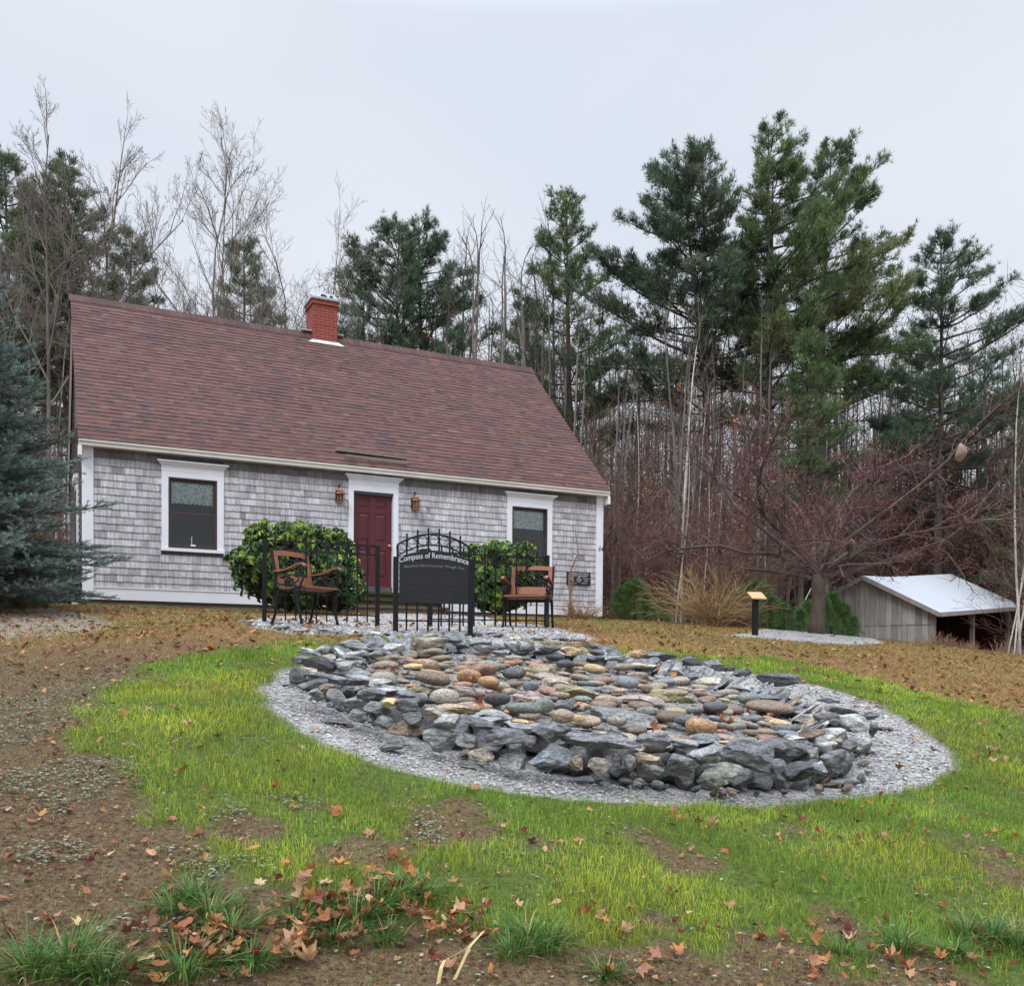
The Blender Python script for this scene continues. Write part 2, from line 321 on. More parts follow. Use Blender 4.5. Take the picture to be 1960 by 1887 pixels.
g = MB(); g.add(np.stack([GX, GY, GZ], -1).reshape(-1, 3), np.stack([i, i + 1, i + nx + 1, i + nx], -1).reshape(-1, 4), np.stack([lush, grav, weed], -1).reshape(-1, 3))
def groundmat():
    m, t, b = nodes('lawn_and_soil'); b.inputs['Roughness'].default_value = .95; b.inputs['Specular IOR Level'].default_value = .15
    tc = N(t, 'ShaderNodeTexCoord'); a = N(t, 'ShaderNodeAttribute', attribute_name='Col'); sp = N(t, 'ShaderNodeSeparateColor'); t.links.new(a.outputs['Color'], sp.inputs[0])
    def noise(s, d=6, r=.65):
        n = N(t, 'ShaderNodeTexNoise', Scale=s, Detail=d, Roughness=r); t.links.new(tc.outputs['Object'], n.inputs['Vector']); return n.outputs[0]
    def ramp(v, *st):
        r = N(t, 'ShaderNodeValToRGB'); e = r.color_ramp.elements
        while len(e) < len(st): e.new(.5)
        for k, (p, c) in enumerate(st): e[k].position = p; e[k].color = (*c, 1)
        t.links.new(v, r.inputs[0]); return r.outputs[0]
    def mix(f, c1, c2):
        x = N(t, 'ShaderNodeMixRGB')
        t.links.new(f, x.inputs[0]); t.links.new(c1, x.inputs[1]); t.links.new(c2, x.inputs[2]); return x.outputs[0]
    soil = ramp(noise(45, 9, .8), (.38, (.030, .018, .012)), (.455, (.105, .059, .040)), (.52, (.19, .115, .075)), (.575, (.12, .14, .05)), (.63, (.30, .22, .15)), (.70, (.45, .36, .27)))
    litter = ramp(noise(24, 9, .8), (.36, (.05, .03, .018)), (.44, (.20, .09, .040)), (.51, (.30, .145, .058)), (.58, (.31, .22, .09)), (.66, (.16, .20, .05)))
    pos = N(t, 'ShaderNodeSeparateXYZ'); t.links.new(tc.outputs['Object'], pos.inputs[0])
    fr = N(t, 'ShaderNodeMapRange'); fr.inputs['From Min'].default_value = 7.5; fr.inputs['From Max'].default_value = 10.5; t.links.new(pos.outputs['Y'], fr.inputs[0])
    base = mix(fr.outputs[0], soil, litter)
    green = ramp(noise(30), (.3, (.04, .06, .015)), (.6, (.11, .16, .03)))
    base = mix(sp.outputs[0], base, green)
    v = N(t, 'ShaderNodeTexVoronoi', Scale=55.); t.links.new(tc.outputs['Object'], v.inputs['Vector'])
    gr = ramp(v.outputs['Color'], (.1, (.17, .17, .175)), (.4, (.33, .325, .32)), (.8, (.46, .445, .425)), (.95, (.66, .64, .62)))
    n5 = noise(3, 5); gm = N(t, 'ShaderNodeMapRange'); gm.inputs['To Min'].default_value = .7; gm.inputs['To Max'].default_value = 1.25; gm.inputs['From Min'].default_value = .3; gm.inputs['From Max'].default_value = .7
    t.links.new(n5, gm.inputs[0]); sv = N(t, 'ShaderNodeVectorMath', operation='SCALE'); t.links.new(gr, sv.inputs[0]); t.links.new(gm.outputs[0], sv.inputs['Scale'])
    base = mix(sp.outputs[1], base, sv.outputs[0])
    t.links.new(base, b.inputs['Base Color'])
    bp = N(t, 'ShaderNodeBump', Strength=1.0, Distance=.02); t.links.new(noise(40, 6, .7), bp.inputs['Height'])
    bp2 = N(t, 'ShaderNodeBump', Strength=.6, Distance=.012); t.links.new(v.outputs['Distance'], bp2.inputs['Height']); t.links.new(bp.outputs[0], bp2.inputs['Normal']); t.links.new(bp2.outputs[0], b.inputs['Normal'])
    return m
go = g.build('ground', groundmat(), smooth=True); tag(go, kind='structure')

# ================================================================== HOUSE
HC = (-7.977, 18.0386, 2.7548); HY = .4571; HL = 11.22; HT = 2.862; DEP = 7.9
EZ, RZ, ET, RT, OH = 2.917, 6.889, -.214, 3.954, .11
house = empty('shingled_house', HC, HY, 'grey cedar shingled cape house with brown asphalt roof and dark red door', 'house')
shingle_m = mat('cedar_shingle', None, .85, .48, 4, (7, 7, .7), bump=.003, bscale=30, attr=True, detail=6)
roof_m = mat('asphalt_shingle', None, .9, .3, 90, attr=True, bump=.002, detail=3)
def shingles(mb, x0, x1, z0, z1, holes, fr, expo=.135):
    """courses of separate cedar shingles between x0..x1 ; fr maps (x, out, z) to a point"""
    r = random.Random(int(x0 * 10 + z1 * 100 + 5)); n = math.ceil((z1 - z0) / expo)
    for k in range(n):
        za = z0 + k * expo; zb = min(z1, za + expo + .012); x = x0
        while x < x1 - .001:
            w = r.uniform(.08, .23); xb = min(x1, x + w); xm = x1 - xb
            if xm < .05: xb = x1
            segs = [(x, xb)]
            for (h0, h1, g0, g1) in holes:
                if za + .02 < g1 and zb - .02 > g0:
                    ns_ = []
                    for a, b in segs:
                        if b <= h0 or a >= h1: ns_.append((a, b))
                        else:
                            if a < h0: ns_.append((a, h0))
                            if b > h1: ns_.append((h1, b))
                    segs = ns_
            up = (za - z0) / max(z1 - z0, .1); b0 = r.gauss(.53, .05)
            if r.random() < .10: b0 *= r.uniform(.6, .85)
            tint = r.uniform(-.012, .02); c = np.array((b0 + tint * .2, b0 * .992, b0 * 1.045 + tint))
            lift = r.uniform(0, .004); dz = r.uniform(-.004, .004)
            for a, b in segs:
                if b - a < .01: continue
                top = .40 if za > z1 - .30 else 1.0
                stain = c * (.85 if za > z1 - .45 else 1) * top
                g_ = .0015
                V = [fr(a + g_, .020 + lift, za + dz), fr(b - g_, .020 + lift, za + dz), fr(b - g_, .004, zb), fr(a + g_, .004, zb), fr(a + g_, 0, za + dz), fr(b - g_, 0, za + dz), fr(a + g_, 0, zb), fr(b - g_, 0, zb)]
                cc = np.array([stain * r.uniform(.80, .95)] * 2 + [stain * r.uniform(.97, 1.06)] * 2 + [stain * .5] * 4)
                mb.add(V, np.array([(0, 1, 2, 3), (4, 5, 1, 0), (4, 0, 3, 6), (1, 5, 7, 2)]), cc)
            x = xb
W1 = (1.358, 2.518, .995, 2.498); W2 = (8.72, 9.876, .966, 2.52); DR = (5.161, 6.025, .404, 2.434)
wall = MB()
wallin = (.10, .10, .11)
# backing walls (front wall with openings)
def frontback(mb):
    xs = [0.0, W1[0], W1[1], DR[0] - .1, DR[1] + .1, W2[0], W2[1], HL]
    for a, b, kind in zip(xs[:-1], xs[1:], [None, W1, None, DR, None, W2, None]):
        if kind is None: mb.box((a, 0, -.05), (b, .15, HT), wallin)
        else:
            mb.box((a, 0, -.05), (b, .15, kind[2] + .05), wallin); mb.box((a, 0, kind[3] - .05), (b, .15, HT), wallin)
frontback(wall)
for x0 in (0, HL):
    s = 1 if x0 == 0 else -1; x1 = x0 + s * .15
    xa, xb = min(x0, x1), max(x0, x1)
    wall.box((xa, .15, -.05), (xb, DEP, HT), wallin)
    V = [(xa, 0, HT), (xa, DEP, HT), (xa, RT, RZ - .18), (xb, 0, HT), (xb, DEP, HT), (xb, RT, RZ - .18)]
    wall.add(V, [np.array([(0, 2, 1), (3, 4, 5)]), np.array([(0, 3, 5, 2), (1, 2, 5, 4)])], wallin)
wall.box((.15, DEP - .15, -.05), (HL - .15, DEP, HT), wallin)
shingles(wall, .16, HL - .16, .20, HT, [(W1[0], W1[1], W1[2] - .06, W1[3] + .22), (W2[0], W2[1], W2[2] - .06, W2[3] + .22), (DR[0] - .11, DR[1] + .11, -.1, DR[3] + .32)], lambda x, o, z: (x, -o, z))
for x0, s in ((0, -1), (HL, 1)):       # gable ends, clipped to the rake course by course
    for k in range(50):
        z = .2 + k * .135
        if z > RZ - .3: break
        zt = z + .135
        if zt <= HT: a, b = .16, DEP - .16
        else: h = (RZ - .22 - zt) / (RZ - HT) * RT; a, b = RT - h, RT + h
        if b - a < .1: break
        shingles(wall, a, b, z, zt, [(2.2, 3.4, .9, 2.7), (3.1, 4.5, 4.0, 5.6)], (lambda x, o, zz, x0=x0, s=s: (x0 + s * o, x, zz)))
wall.build('wall', shingle_m, house)
conc = mat('concrete', (.30, .28, .24), .9, .3, 6, bump=.004)
fnd = MB(); fnd.box((.05, .04, -1.0), (HL - .05, DEP - .04, -.052)); fnd.build('foundation', conc, house)
trim = MB()
trim.box((-.025, -.032, -.01), (.16, -.001, HT)); trim.box((HL - .16, -.032, -.01), (HL + .025, -.001, HT))
trim.box((-.030, -.001, -.01), (-.001, .16, HT)); trim.box((HL + .001, -.001, -.01), (HL + .030, .16, HT))
for a, b in ((.162, DR[0] - .112), (DR[1] + .112, HL - .162)):
    trim.box((a, -.034, -.01), (b, -.002, .205)); trim.box((a, -.048, .206), (b, -.002, .222))
trim.box((-.036, .162, -.01), (-.002, DEP, .20)); trim.box((HL + .002, .162, -.01), (HL + .036, DEP, .2))
fas = MB(); fascia_m = mat('shaded_beige_white', (.66, .64, .60), .55, .12, 3)  # beige white, with the shade at the eave put into the colour
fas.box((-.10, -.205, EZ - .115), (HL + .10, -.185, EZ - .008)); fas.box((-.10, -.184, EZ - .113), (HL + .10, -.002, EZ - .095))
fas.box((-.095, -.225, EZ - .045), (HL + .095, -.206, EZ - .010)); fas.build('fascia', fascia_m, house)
for x0, x1 in ((-.085, -.045), (HL + .045, HL + .085)):     # rake boards
    sl_ = (RZ - EZ) / (RT - ET)
    for (t0, t1, z0, z1) in ((ET + .03, RT, EZ - .03, RZ - .045), (RT, 2 * RT - ET - .03, RZ - .045, EZ - .03)):
        V = [(x0, t0, z0 - .19), (x0, t1, z1 - .19), (x0, t1, z1), (x0, t0, z0), (x1, t0, z0 - .19), (x1, t1, z1 - .19), (x1, t1, z1), (x1, t0, z0)]
        trim.add(V, np.array([(0, 1, 2, 3), (7, 6, 5, 4), (0, 4, 5, 1), (1, 5, 6, 2), (2, 6, 7, 3), (3, 7, 4, 0)]))
    trim.box((x0 - .02 if x0 < 0 else x0, -.21, EZ - .30), (x1 if x0 < 0 else x1 + .02, .05, EZ - .12))
trim.build('trim', white, house)
# roof with separate shingle tabs
roof = MB(); rl = math.hypot(RT - ET, RZ - EZ); ud = np.array((0, (RT - ET) / rl, (RZ - EZ) / rl)); un = np.array((0, -ud[2], ud[1]))
O0 = np.array((-OH, ET, EZ)); rr = random.Random(3)
Vb = [O0 - un * .0, O0 + np.array((HL + 2 * OH, 0, 0)), O0 + np.array((HL + 2 * OH, 0, 0)) + ud * rl, O0 + ud * rl]
Vb = [np.array(v) - un * .012 for v in Vb]; Vc = [v - un * .10 for v in Vb]
dk = (.055, .03, .028)
roof.add(Vb + Vc, np.array([(0, 1, 2, 3), (7, 6, 5, 4), (0, 4, 5, 1), (1, 5, 6, 2), (2, 6, 7, 3), (3, 7, 4, 0)]), dk)
mir = lambda v: np.array((v[0], 2 * RT - v[1], v[2]))
roof.add([mir(v) for v in Vb] + [mir(v) for v in Vc], np.array([(3, 2, 1, 0), (4, 5, 6, 7), (1, 5, 4, 0), (2, 6, 5, 1), (3, 7, 6, 2), (0, 4, 7, 3)]), dk)
pal = [(.128, .062, .053), (.118, .058, .050), (.108, .054, .048), (.138, .070, .056), (.096, .050, .047), (.074, .048, .050), (.084, .052, .053), (.123, .057, .047), (.145, .082, .066)]
wts = [5, 5, 5, 3, 4, 1.8, 2.3, 4, 1.0]; ex = .1395; NR = int(rl / ex)
for k in range(NR + 1):
    x = -OH; a0 = k * ex; a1 = min(rl, a0 + ex + .01); rowc = rr.uniform(.92, 1.08); wob = rr.uniform(-.003, .003)
    while x < HL + OH - .001:
        w = rr.uniform(.09, .27); xb = min(HL + OH, x + w); c = np.array(rr.choices(pal, wts)[0]) * (1.05, 1, .98) * rr.uniform(.78, 1.0) * rowc
        th = .009 if rr.random() < .55 else .014
        p = lambda xx, aa, n: np.array((xx, ET, EZ)) + ud * aa + un * n
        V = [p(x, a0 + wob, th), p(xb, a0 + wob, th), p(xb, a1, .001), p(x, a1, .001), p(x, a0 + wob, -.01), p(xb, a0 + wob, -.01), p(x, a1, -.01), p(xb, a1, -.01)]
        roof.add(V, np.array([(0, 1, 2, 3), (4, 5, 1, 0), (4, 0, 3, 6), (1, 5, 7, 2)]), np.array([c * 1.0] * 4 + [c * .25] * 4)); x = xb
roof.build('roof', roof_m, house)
cap = MB(); x = -OH - .03
while x < HL + OH:
    xb = min(HL + OH + .03, x + .15); c = np.array((.085, .042, .038)) * rr.uniform(.7, 1.2); h = .035
    V = [(x, RT - .20, RZ - .155), (xb, RT - .20, RZ - .165), (xb, RT, RZ + .028), (x, RT, RZ + .04), (x, RT + .20, RZ - .155), (xb, RT + .20, RZ - .165), (x, RT - .20, RZ - .19), (xb, RT - .20, RZ - .19), (x, RT + .20, RZ - .19), (xb, RT + .20, RZ - .19)]
    cap.add(V, np.array([(0, 1, 2, 3), (3, 2, 5, 4), (6, 7, 1, 0), (4, 5, 9, 8), (6, 0, 3, 3), (0, 3, 4, 8)]), c); x = xb
cap.build('ridge_cap', roof_m, house)
# wooden rain diverter above the door
dv = MB()
for (x0, x1, t, z, dz, h) in ((4.80, 6.35, ET + .30, EZ + .30, -.02, .085), (4.95, 6.30, ET + .10, EZ + .16, -.02, .03)):
    dv.bar((x0, t, z + .05), (x1, t + .02, z + .05 + dz), h, .05)
dv.build('rain_diverter', mat('weathered_board', (.22, .19, .17), .9, .3, 9, (1, 8, 8)), house)
# chimney
brick_m, t, b = nodes('painted_brick'); b.inputs['Roughness'].default_value = .8
tcn = N(t, 'ShaderNodeTexCoord'); sx = N(t, 'ShaderNodeSeparateXYZ'); t.links.new(tcn.outputs['Object'], sx.inputs[0])
ad = N(t, 'ShaderNodeMath', operation='ADD'); t.links.new(sx.outputs['X'], ad.inputs[0]); t.links.new(sx.outputs['Y'], ad.inputs[1]); cx_ = N(t, 'ShaderNodeCombineXYZ')
t.links.new(ad.outputs[0], cx_.inputs['X']); t.links.new(sx.outputs['Z'], cx_.inputs['Y'])
bt = N(t, 'ShaderNodeTexBrick', Scale=1.0); bt.inputs['Brick Width'].default_value = .21; bt.inputs['Row Height'].default_value = .071; bt.inputs['Mortar Size'].default_value = .005
bt.inputs['Color1'].default_value = (.27, .05, .035, 1); bt.inputs['Color2'].default_value = (.19, .038, .028, 1); bt.inputs['Mortar'].default_value = (.42, .16, .12, 1)
t.links.new(cx_.outputs[0], bt.inputs['Vector']); t.links.new(bt.outputs[0], b.inputs['Base Color'])
bp = N(t, 'ShaderNodeBump', Strength=.6, Distance=.006, invert=True); t.links.new(bt.outputs['Fac'], bp.inputs['Height']); t.links.new(bp.outputs[0], b.inputs['Normal'])
CHX0, CHX1, CHY0, CHY1, CHT = 5.26, 5.86, 3.74, 4.42, 7.68
ch = MB(); ch.box((CHX0, CHY0, 6.2), (CHX1, CHY1, CHT - .11)); ch.box((CHX0 - .03, CHY0 - .03, CHT - .11), (CHX1 + .03, CHY1 + .03, CHT))
cho = ch.build('chimney', brick_m, house)
zinc = mat('zinc_sheet', (.36, .40, .42), .5, .2, 6, metal=.1)
cc_ = MB()
xa, xb, ya, yb = CHX0 - .06, CHX1 + .06, CHY0 - .06, CHY1 + .06; xi, xj, yi, yj = CHX0 + .08, CHX1 - .08, CHY0 + .08, CHY1 - .08
cc_.box((xa, ya, CHT + .002), (xb, yb, CHT + .05))
cc_.add([(xa + .02, ya + .02, CHT + .05), (xb - .02, ya + .02, CHT + .05), (xb - .02, yb - .02, CHT + .05), (xa + .02, yb - .02, CHT + .05), (xi, yi, CHT + .20), (xj, yi, CHT + .20), (xj, yj, CHT + .20), (xi, yj, CHT + .20)],
        np.array([(0, 1, 5, 4), (1, 2, 6, 5), (2, 3, 7, 6), (3, 0, 4, 7), (4, 5, 6, 7)]))
cc_.build('chimney_cap', zinc, cho)
hole = MB()
for hx, w in ((CHX0 + .26, .17), (CHX0 + .45, .10)):
    a = np.linspace(0, math.pi, 9); pts = [(hx + w / 2 * math.cos(q), .085 * math.sin(q)) for q in a]
    V = [(px_, ya + .02 + (.03 + pz) * .8 - .005, CHT + .08 + pz) for px_, pz in pts]; hole.add(V, np.array([list(range(9))]))
hole.build('flue_opening', mat('hole_black', (.01, .01, .012), .9, .1), cho)  # flat black faces on the cap; the holes' darkness is put into colour
fl = MB()
p0 = lambda xx, aa, n: np.array((xx, ET, EZ)) + ud * aa + un * n
ac = (CHY0 - ET) / ud[1]
V = [p0(CHX0 - .02, ac - .02, .03), p0(CHX1 + .02, ac - .02, .03), p0(CHX1 + .16, ac - .17, .024), p0(CHX0 - .16, ac - .17, .024)]
fl.add(V + [v - un * .01 for v in V], np.array([(3, 2, 1, 0), (4, 5, 6, 7), (0, 4, 7, 3), (1, 2, 6, 5), (2, 3, 7, 6)]))
fl.box((CHX0 - .24, RT - .10, RZ + .045), (CHX0 - .002, RT + .1, RZ + .065)); fl.box((CHX1 + .002, RT - .10, RZ + .045), (CHX1 + .2, RT + .1, RZ + .065))
fl.build('flashing', mat('lead_flashing', (.62, .60, .55), .5, .25, 8), cho)
# windows
glass, t, b = nodes('window_glass'); o_ = t.nodes['Material Output']; t.nodes.remove(b)
tr = N(t, 'ShaderNodeBsdfTransparent'); tr.inputs[0].default_value = (.93, .95, .96, 1); gl = N(t, 'ShaderNodeBsdfGlossy', Roughness=.03); fr_ = N(t, 'ShaderNodeFresnel', IOR=1.5); ms = N(t, 'ShaderNodeMixShader')
t.links.new(fr_.outputs[0], ms.inputs[0]); t.links.new(tr.outputs[0], ms.inputs[1]); t.links.new(gl.outputs[0], ms.inputs[2]); t.links.new(ms.outputs[0], o_.inputs[0])
lace, t, b = nodes('lace'); o_ = t.nodes['Material Output']; b.inputs['Base Color'].default_value = (.75, .85, .83, 1); b.inputs['Roughness'].default_value = .9
tcn = N(t, 'ShaderNodeTexCoord'); vo = N(t, 'ShaderNodeTexVoronoi', Scale=26., feature='DISTANCE_TO_EDGE'); vo2 = N(t, 'ShaderNodeTexVoronoi', Scale=7.)
t.links.new(tcn.outputs['Object'], vo.inputs['Vector']); t.links.new(tcn.outputs['Object'], vo2.inputs['Vector'])
m1 = N(t, 'ShaderNodeMath', operation='LESS_THAN'); m1.inputs[1].default_value = .10; t.links.new(vo.outputs['Distance'], m1.inputs[0])
w2 = N(t, 'ShaderNodeMath', operation='SINE'); m0 = N(t, 'ShaderNodeMath', operation='MULTIPLY'); m0.inputs[1].default_value = 16; t.links.new(vo2.outputs['Distance'], m0.inputs[0]); t.links.new(m0.outputs[0], w2.inputs[0])
m2 = N(t, 'ShaderNodeMath', operation='GREATER_THAN'); m2.inputs[1].default_value = .25; t.links.new(w2.outputs[0], m2.inputs[0])
m3 = N(t, 'ShaderNodeMath', operation='MAXIMUM'); t.links.new(m1.outputs[0], m3.inputs[0]); t.links.new(m2.outputs[0], m3.inputs[1])
m4 = N(t, 'ShaderNodeMath', operation='MULTIPLY_ADD'); m4.inputs[1].default_value = .50; m4.inputs[2].default_value = .48; t.links.new(m3.outputs[0], m4.inputs[0])
tr = N(t, 'ShaderNodeBsdfTransparent'); ms = N(t, 'ShaderNodeMixShader'); t.links.new(m4.outputs[0], ms.inputs[0]); t.links.new(tr.outputs[0], ms.inputs[1]); t.links.new(b.outputs[0], ms.inputs[2]); t.links.new(ms.outputs[0], o_.inputs[0])
sash_m = mat('brown_sash', (.055, .038, .036), .45, .15, 6); darkroom = mat('dark_interior', (.035, .035, .04), .9, .2, 3)
def header(mb, x0, x1, z):
    mb.box((x0 - .004, -.040, z), (x1 + .004, -.002, z + .10))
    for k, (e, h0, h1) in enumerate(((.02, .10, .12), (.035, .12, .14), (.055, .14, .165), (.085, .165, .19))):
        mb.box((x0 - e, -.040 - e, z + h0 + .0005), (x1 + e, -.002, z + h1))
def window(x0, x1, z0, z1, label, tool):
    w = MB(); c = .125
    w.box((x0, -.036, z0 + .03), (x0 + c, -.002, z1)); w.box((x1 - c, -.036, z0 + .03), (x1, -.002, z1)); w.box((x0 + c, -.036, z1 - c + .01), (x1 - c, -.002, z1)); w.box((x0 - .012, -.062, z0 - .03), (x1 + .012, -.002, z0 + .03))
    header(w, x0, x1, z1 + .001)
    wo_ = w.build('window', white, house); wo_['label'] = label
    a, b_, s0, s1 = x0 + c, x1 - c, z0 + .03, z1 - c + .01; mid = s0 + (s1 - s0) * .52
    s = MB()
    for (p, q) in (((a, 0, s0), (a + .03, .05, s1)), ((b_ - .03, 0, s0), (b_, .05, s1)), ((a + .03, 0, s1 - .03), (b_ - .03, .05, s1)), ((a + .03, 0, s0), (b_ - .03, .05, s0 + .025))): s.box((p[0], -.024, p[2]), (q[0], .05, q[2]))
    a2, b2 = a + .03, b_ - .03
    s.box((a2, -.010, s0 + .025), (a2 + .035, .03, mid)); s.box((b2 - .035, -.010, s0 + .025), (b2, .03, mid)); s.box((a2 + .035, -.010, s0 + .025), (b2 - .035, .03, s0 + .09)); s.box((a2 + .0351, -.012, mid - .05), (b2 - .0351, .03, mid))
    s.box((a2, .031, mid + .001), (a2 + .035, .06, s1 - .03)); s.box((b2 - .035, .031, mid + .001), (b2, .06, s1 - .03)); s.box((a2 + .035, .031, s1 - .075), (b2 - .035, .06, s1 - .031))
    s.build('sash', sash_m, wo_)
    gg = MB(); gg.box((a2 + .035, .008, s0 + .09), (b2 - .035, .012, mid - .05)); gg.box((a2 + .035, .044, mid), (b2 - .035, .048, s1 - .075)); gg.build('glass', glass, wo_)
    n = 60; cu = MB(); xs = np.linspace(a2 + .03, b2 - .03, n); zt = s1 - .04; hb = .45
    yv = .078 + .008 * np.sin(xs * 60); zb_ = zt - hb + .018 * np.abs(np.sin(xs * 38))
    V = np.r_[np.c_[xs, yv, zb_], np.c_[xs, yv, np.full(n, zt)]]; k = np.arange(n - 1); cu.add(V, np.stack([k, k + 1, n + k + 1, n + k], -1)); cu.build('curtain', lace, wo_)
    rm = MB(); 
    V = [(a - .3, .16, s0 - .3), (b_ + .3, .16, s0 - .3), (b_ + .3, .16, s1 + .2), (a - .3, .16, s1 + .2), (a - .3, 1.8, s0 - .3), (b_ + .3, 1.8, s0 - .3), (b_ + .3, 1.8, s1 + .2), (a - .3, 1.8, s1 + .2)]
    rm.add(V, np.array([(4, 5, 6, 7), (0, 1, 5, 4), (1, 2, 6, 5), (2, 3, 7, 6), (3, 0, 4, 7)])); rm.build('interior', darkroom, wo_)
    if tool:
        l = MB(); l.box((.5 * (a + b_) - .04, -.022, s0 + .055), (.5 * (a + b_) + .05, -.011, s0 + .085)); l.tube([(.5 * (a + b_) - .02, -.014, s0 + .09), (.5 * (a + b_) - .02, -.014, s0 + .24)], .006, 5); l.build('sash_lift', white, wo_)
window(*W1, 'window beside the spruce with a lace curtain', True); window(*W2, 'window behind the right rhododendron with a lace curtain', False)
gw = MB(); gw.box((-.05, 2.25, 1.0), (-.003, 3.3, 2.6)); gw.box((-.10, 2.2, 2.601), (-.003, 3.35, 2.7)); gwo = gw.build('window', white, house); gwo['label'] = 'narrow window on the gable end'
gg = MB(); gg.box((-.056, 2.4, 1.12), (-.051, 3.15, 2.45)); gg.build('glass', mat('dark_glass', (.02, .02, .025), .1, .1), gwo)
# door
dc = MB(); dx0, dx1, dz0, dz1 = DR
dc.box((dx0 - .115, -.036, .223), (dx0 - .005, -.002, dz1 + .03)); dc.box((dx1 + .005, -.036, .223), (dx1 + .115, -.002, dz1 + .03)); dc.box((dx0 - .005, -.036, dz1 + .005), (dx1 + .005, -.002, dz1 + .03))
dc.box((dx0 - .115, -.036, dz1 + .031), (dx1 + .115, -.002, dz1 + .14)); dc.box((dx0 - .03, -.002, .25), (dx0 - .001, .14, dz1)); dc.box((dx1 + .001, -.002, .25), (dx1 + .03, .14, dz1)); dc.box((dx0 - .03, -.002, dz1 + .001), (dx1 + .03, .14, dz1 + .03))
header(dc, dx0 - .115, dx1 + .115, dz1 + .141)
dc.build('door_casing', white, house)
door_m = mat('dark_red_paint', (.095, .011, .018), .4, .12, 3)
d = MB(); yd = .075; W_ = dx1 - dx0
st = .115; rails = [(0, .24), (.83, 1.0), (1.60, 1.70), (1.93, 2.03)]; pans = [(.24, .83), (1.0, 1.60), (1.70, 1.93)]
for a, b2 in rails: d.box((dx0, yd, dz0 + a), (dx1, yd + .04, dz0 + b2 if b2 < 2 else dz1))
for a, b2 in pans:
    for xx0, xx1 in ((dx0, dx0 + st), (dx0 + W_ / 2 - .055, dx0 + W_ / 2 + .055), (dx1 - st, dx1)): d.box((xx0, yd, dz0 + a), (xx1, yd + .04, dz0 + b2))
    for xx0, xx1 in ((dx0 + st, dx0 + W_ / 2 - .055), (dx0 + W_ / 2 + .055, dx1 - st)):
        d.box((xx0, yd + .016, dz0 + a), (xx1, yd + .04, dz0 + b2)); m_ = .035
        V = [(xx0 + m_, yd + .016, dz0 + a + m_), (xx1 - m_, yd + .016, dz0 + a + m_), (xx1 - m_, yd + .016, dz0 + b2 - m_), (xx0 + m_, yd + .016, dz0 + b2 - m_)]
        V2 = [(x_ + sx_, yd + .003, z_ + sz_) for (x_, y_, z_), (sx_, sz_) in zip(V, ((.03, .03), (-.03, .03), (-.03, -.03), (.03, -.03)))]
        d.add(V + V2, np.array([(0, 1, 5, 4), (1, 2, 6, 5), (2, 3, 7, 6), (3, 0, 4, 7), (4, 5, 6, 7)]))
do = d.build('door', door_m, house)
kn = MB(); kn.lathe([(.0, 0), (.03, .0), (.03, .01), (.012, .012), (.012, .03), (.028, .04), (.033, .055), (.02, .072), (0, .075)], 14)
ko = kn.build('door_knob', brass, do, smooth=True); ko.location = (dx1 - .065, yd, dz0 + .93); ko.rotation_euler = (R(90), 0, 0)
# house number 64
def text_obj(txt, size, m, parent, loc, rot=(R(90), 0, 0), align='LEFT', name='lettering', ext=.001, shear=0, bold=.0, sx=1.0, bend=None):
    cu = bpy.data.curves.new('t', 'FONT'); cu.body = txt; cu.size = size; cu.align_x = align; cu.extrude = ext; cu.offset = bold; cu.shear = shear; cu.resolution_u = 2
    ob = bpy.data.objects.new('t', cu); COL.objects.link(ob); dg = bpy.context.evaluated_depsgraph_get(); me = bpy.data.meshes.new_from_object(ob.evaluated_get(dg)); bpy.data.objects.remove(ob); bpy.data.curves.remove(cu)
    for v in me.vertices:
        v.co.x *= sx
        if bend: v.co.y += bend(v.co.x)
    me.materials.clear(); me.materials.append(m); o = bpy.data.objects.new(name, me); COL.objects.link(o); o.parent = parent; o.location = loc; o.rotation_euler = rot; return o
hn = text_obj('64', .19, mat('number_black', (.02, .02, .022), .5, .1), house, (HL - .115, -.036, 1.52), name='house_number', shear=.3, sx=.75)

# entrance steps of mossy timbers, two steel railings
def w_of(s, t, z=0):
    return np.array((HC[0] + math.cos(HY) * s - math.sin(HY) * t, HC[1] + math.sin(HY) * s + math.cos(HY) * t, HC[2] + z))
steps = empty('entrance_steps', HC, HY, 'low mossy timber steps below the dark red door', 'steps')
moss = mat('mossy_timber', (.060, .042, .028), .95, .35, 12, (1, 4, 4), bump=.006, col2=(.045, .062, .012)); stn = mat('timber_edge', (.12, .085, .06), .9, .35, 14, (1, 5, 5), bump=.004)
for k, (tt, zt) in enumerate(((-.55, .30), (-.95, .14), (-1.35, -.02))):
    s = MB(); s.box((4.55, tt, zt - .16), (6.75, tt + (.53 if k == 0 else .397), zt)); s.box((4.52, tt - .03, zt - .05), (6.78, tt - .002, zt + .003)); s.build('step', moss if k < 2 else stn, steps)
s = MB(); s.box((4.6, -1.30, -.45), (6.7, -.10, -.19)); s.build('step_base', stn, steps)
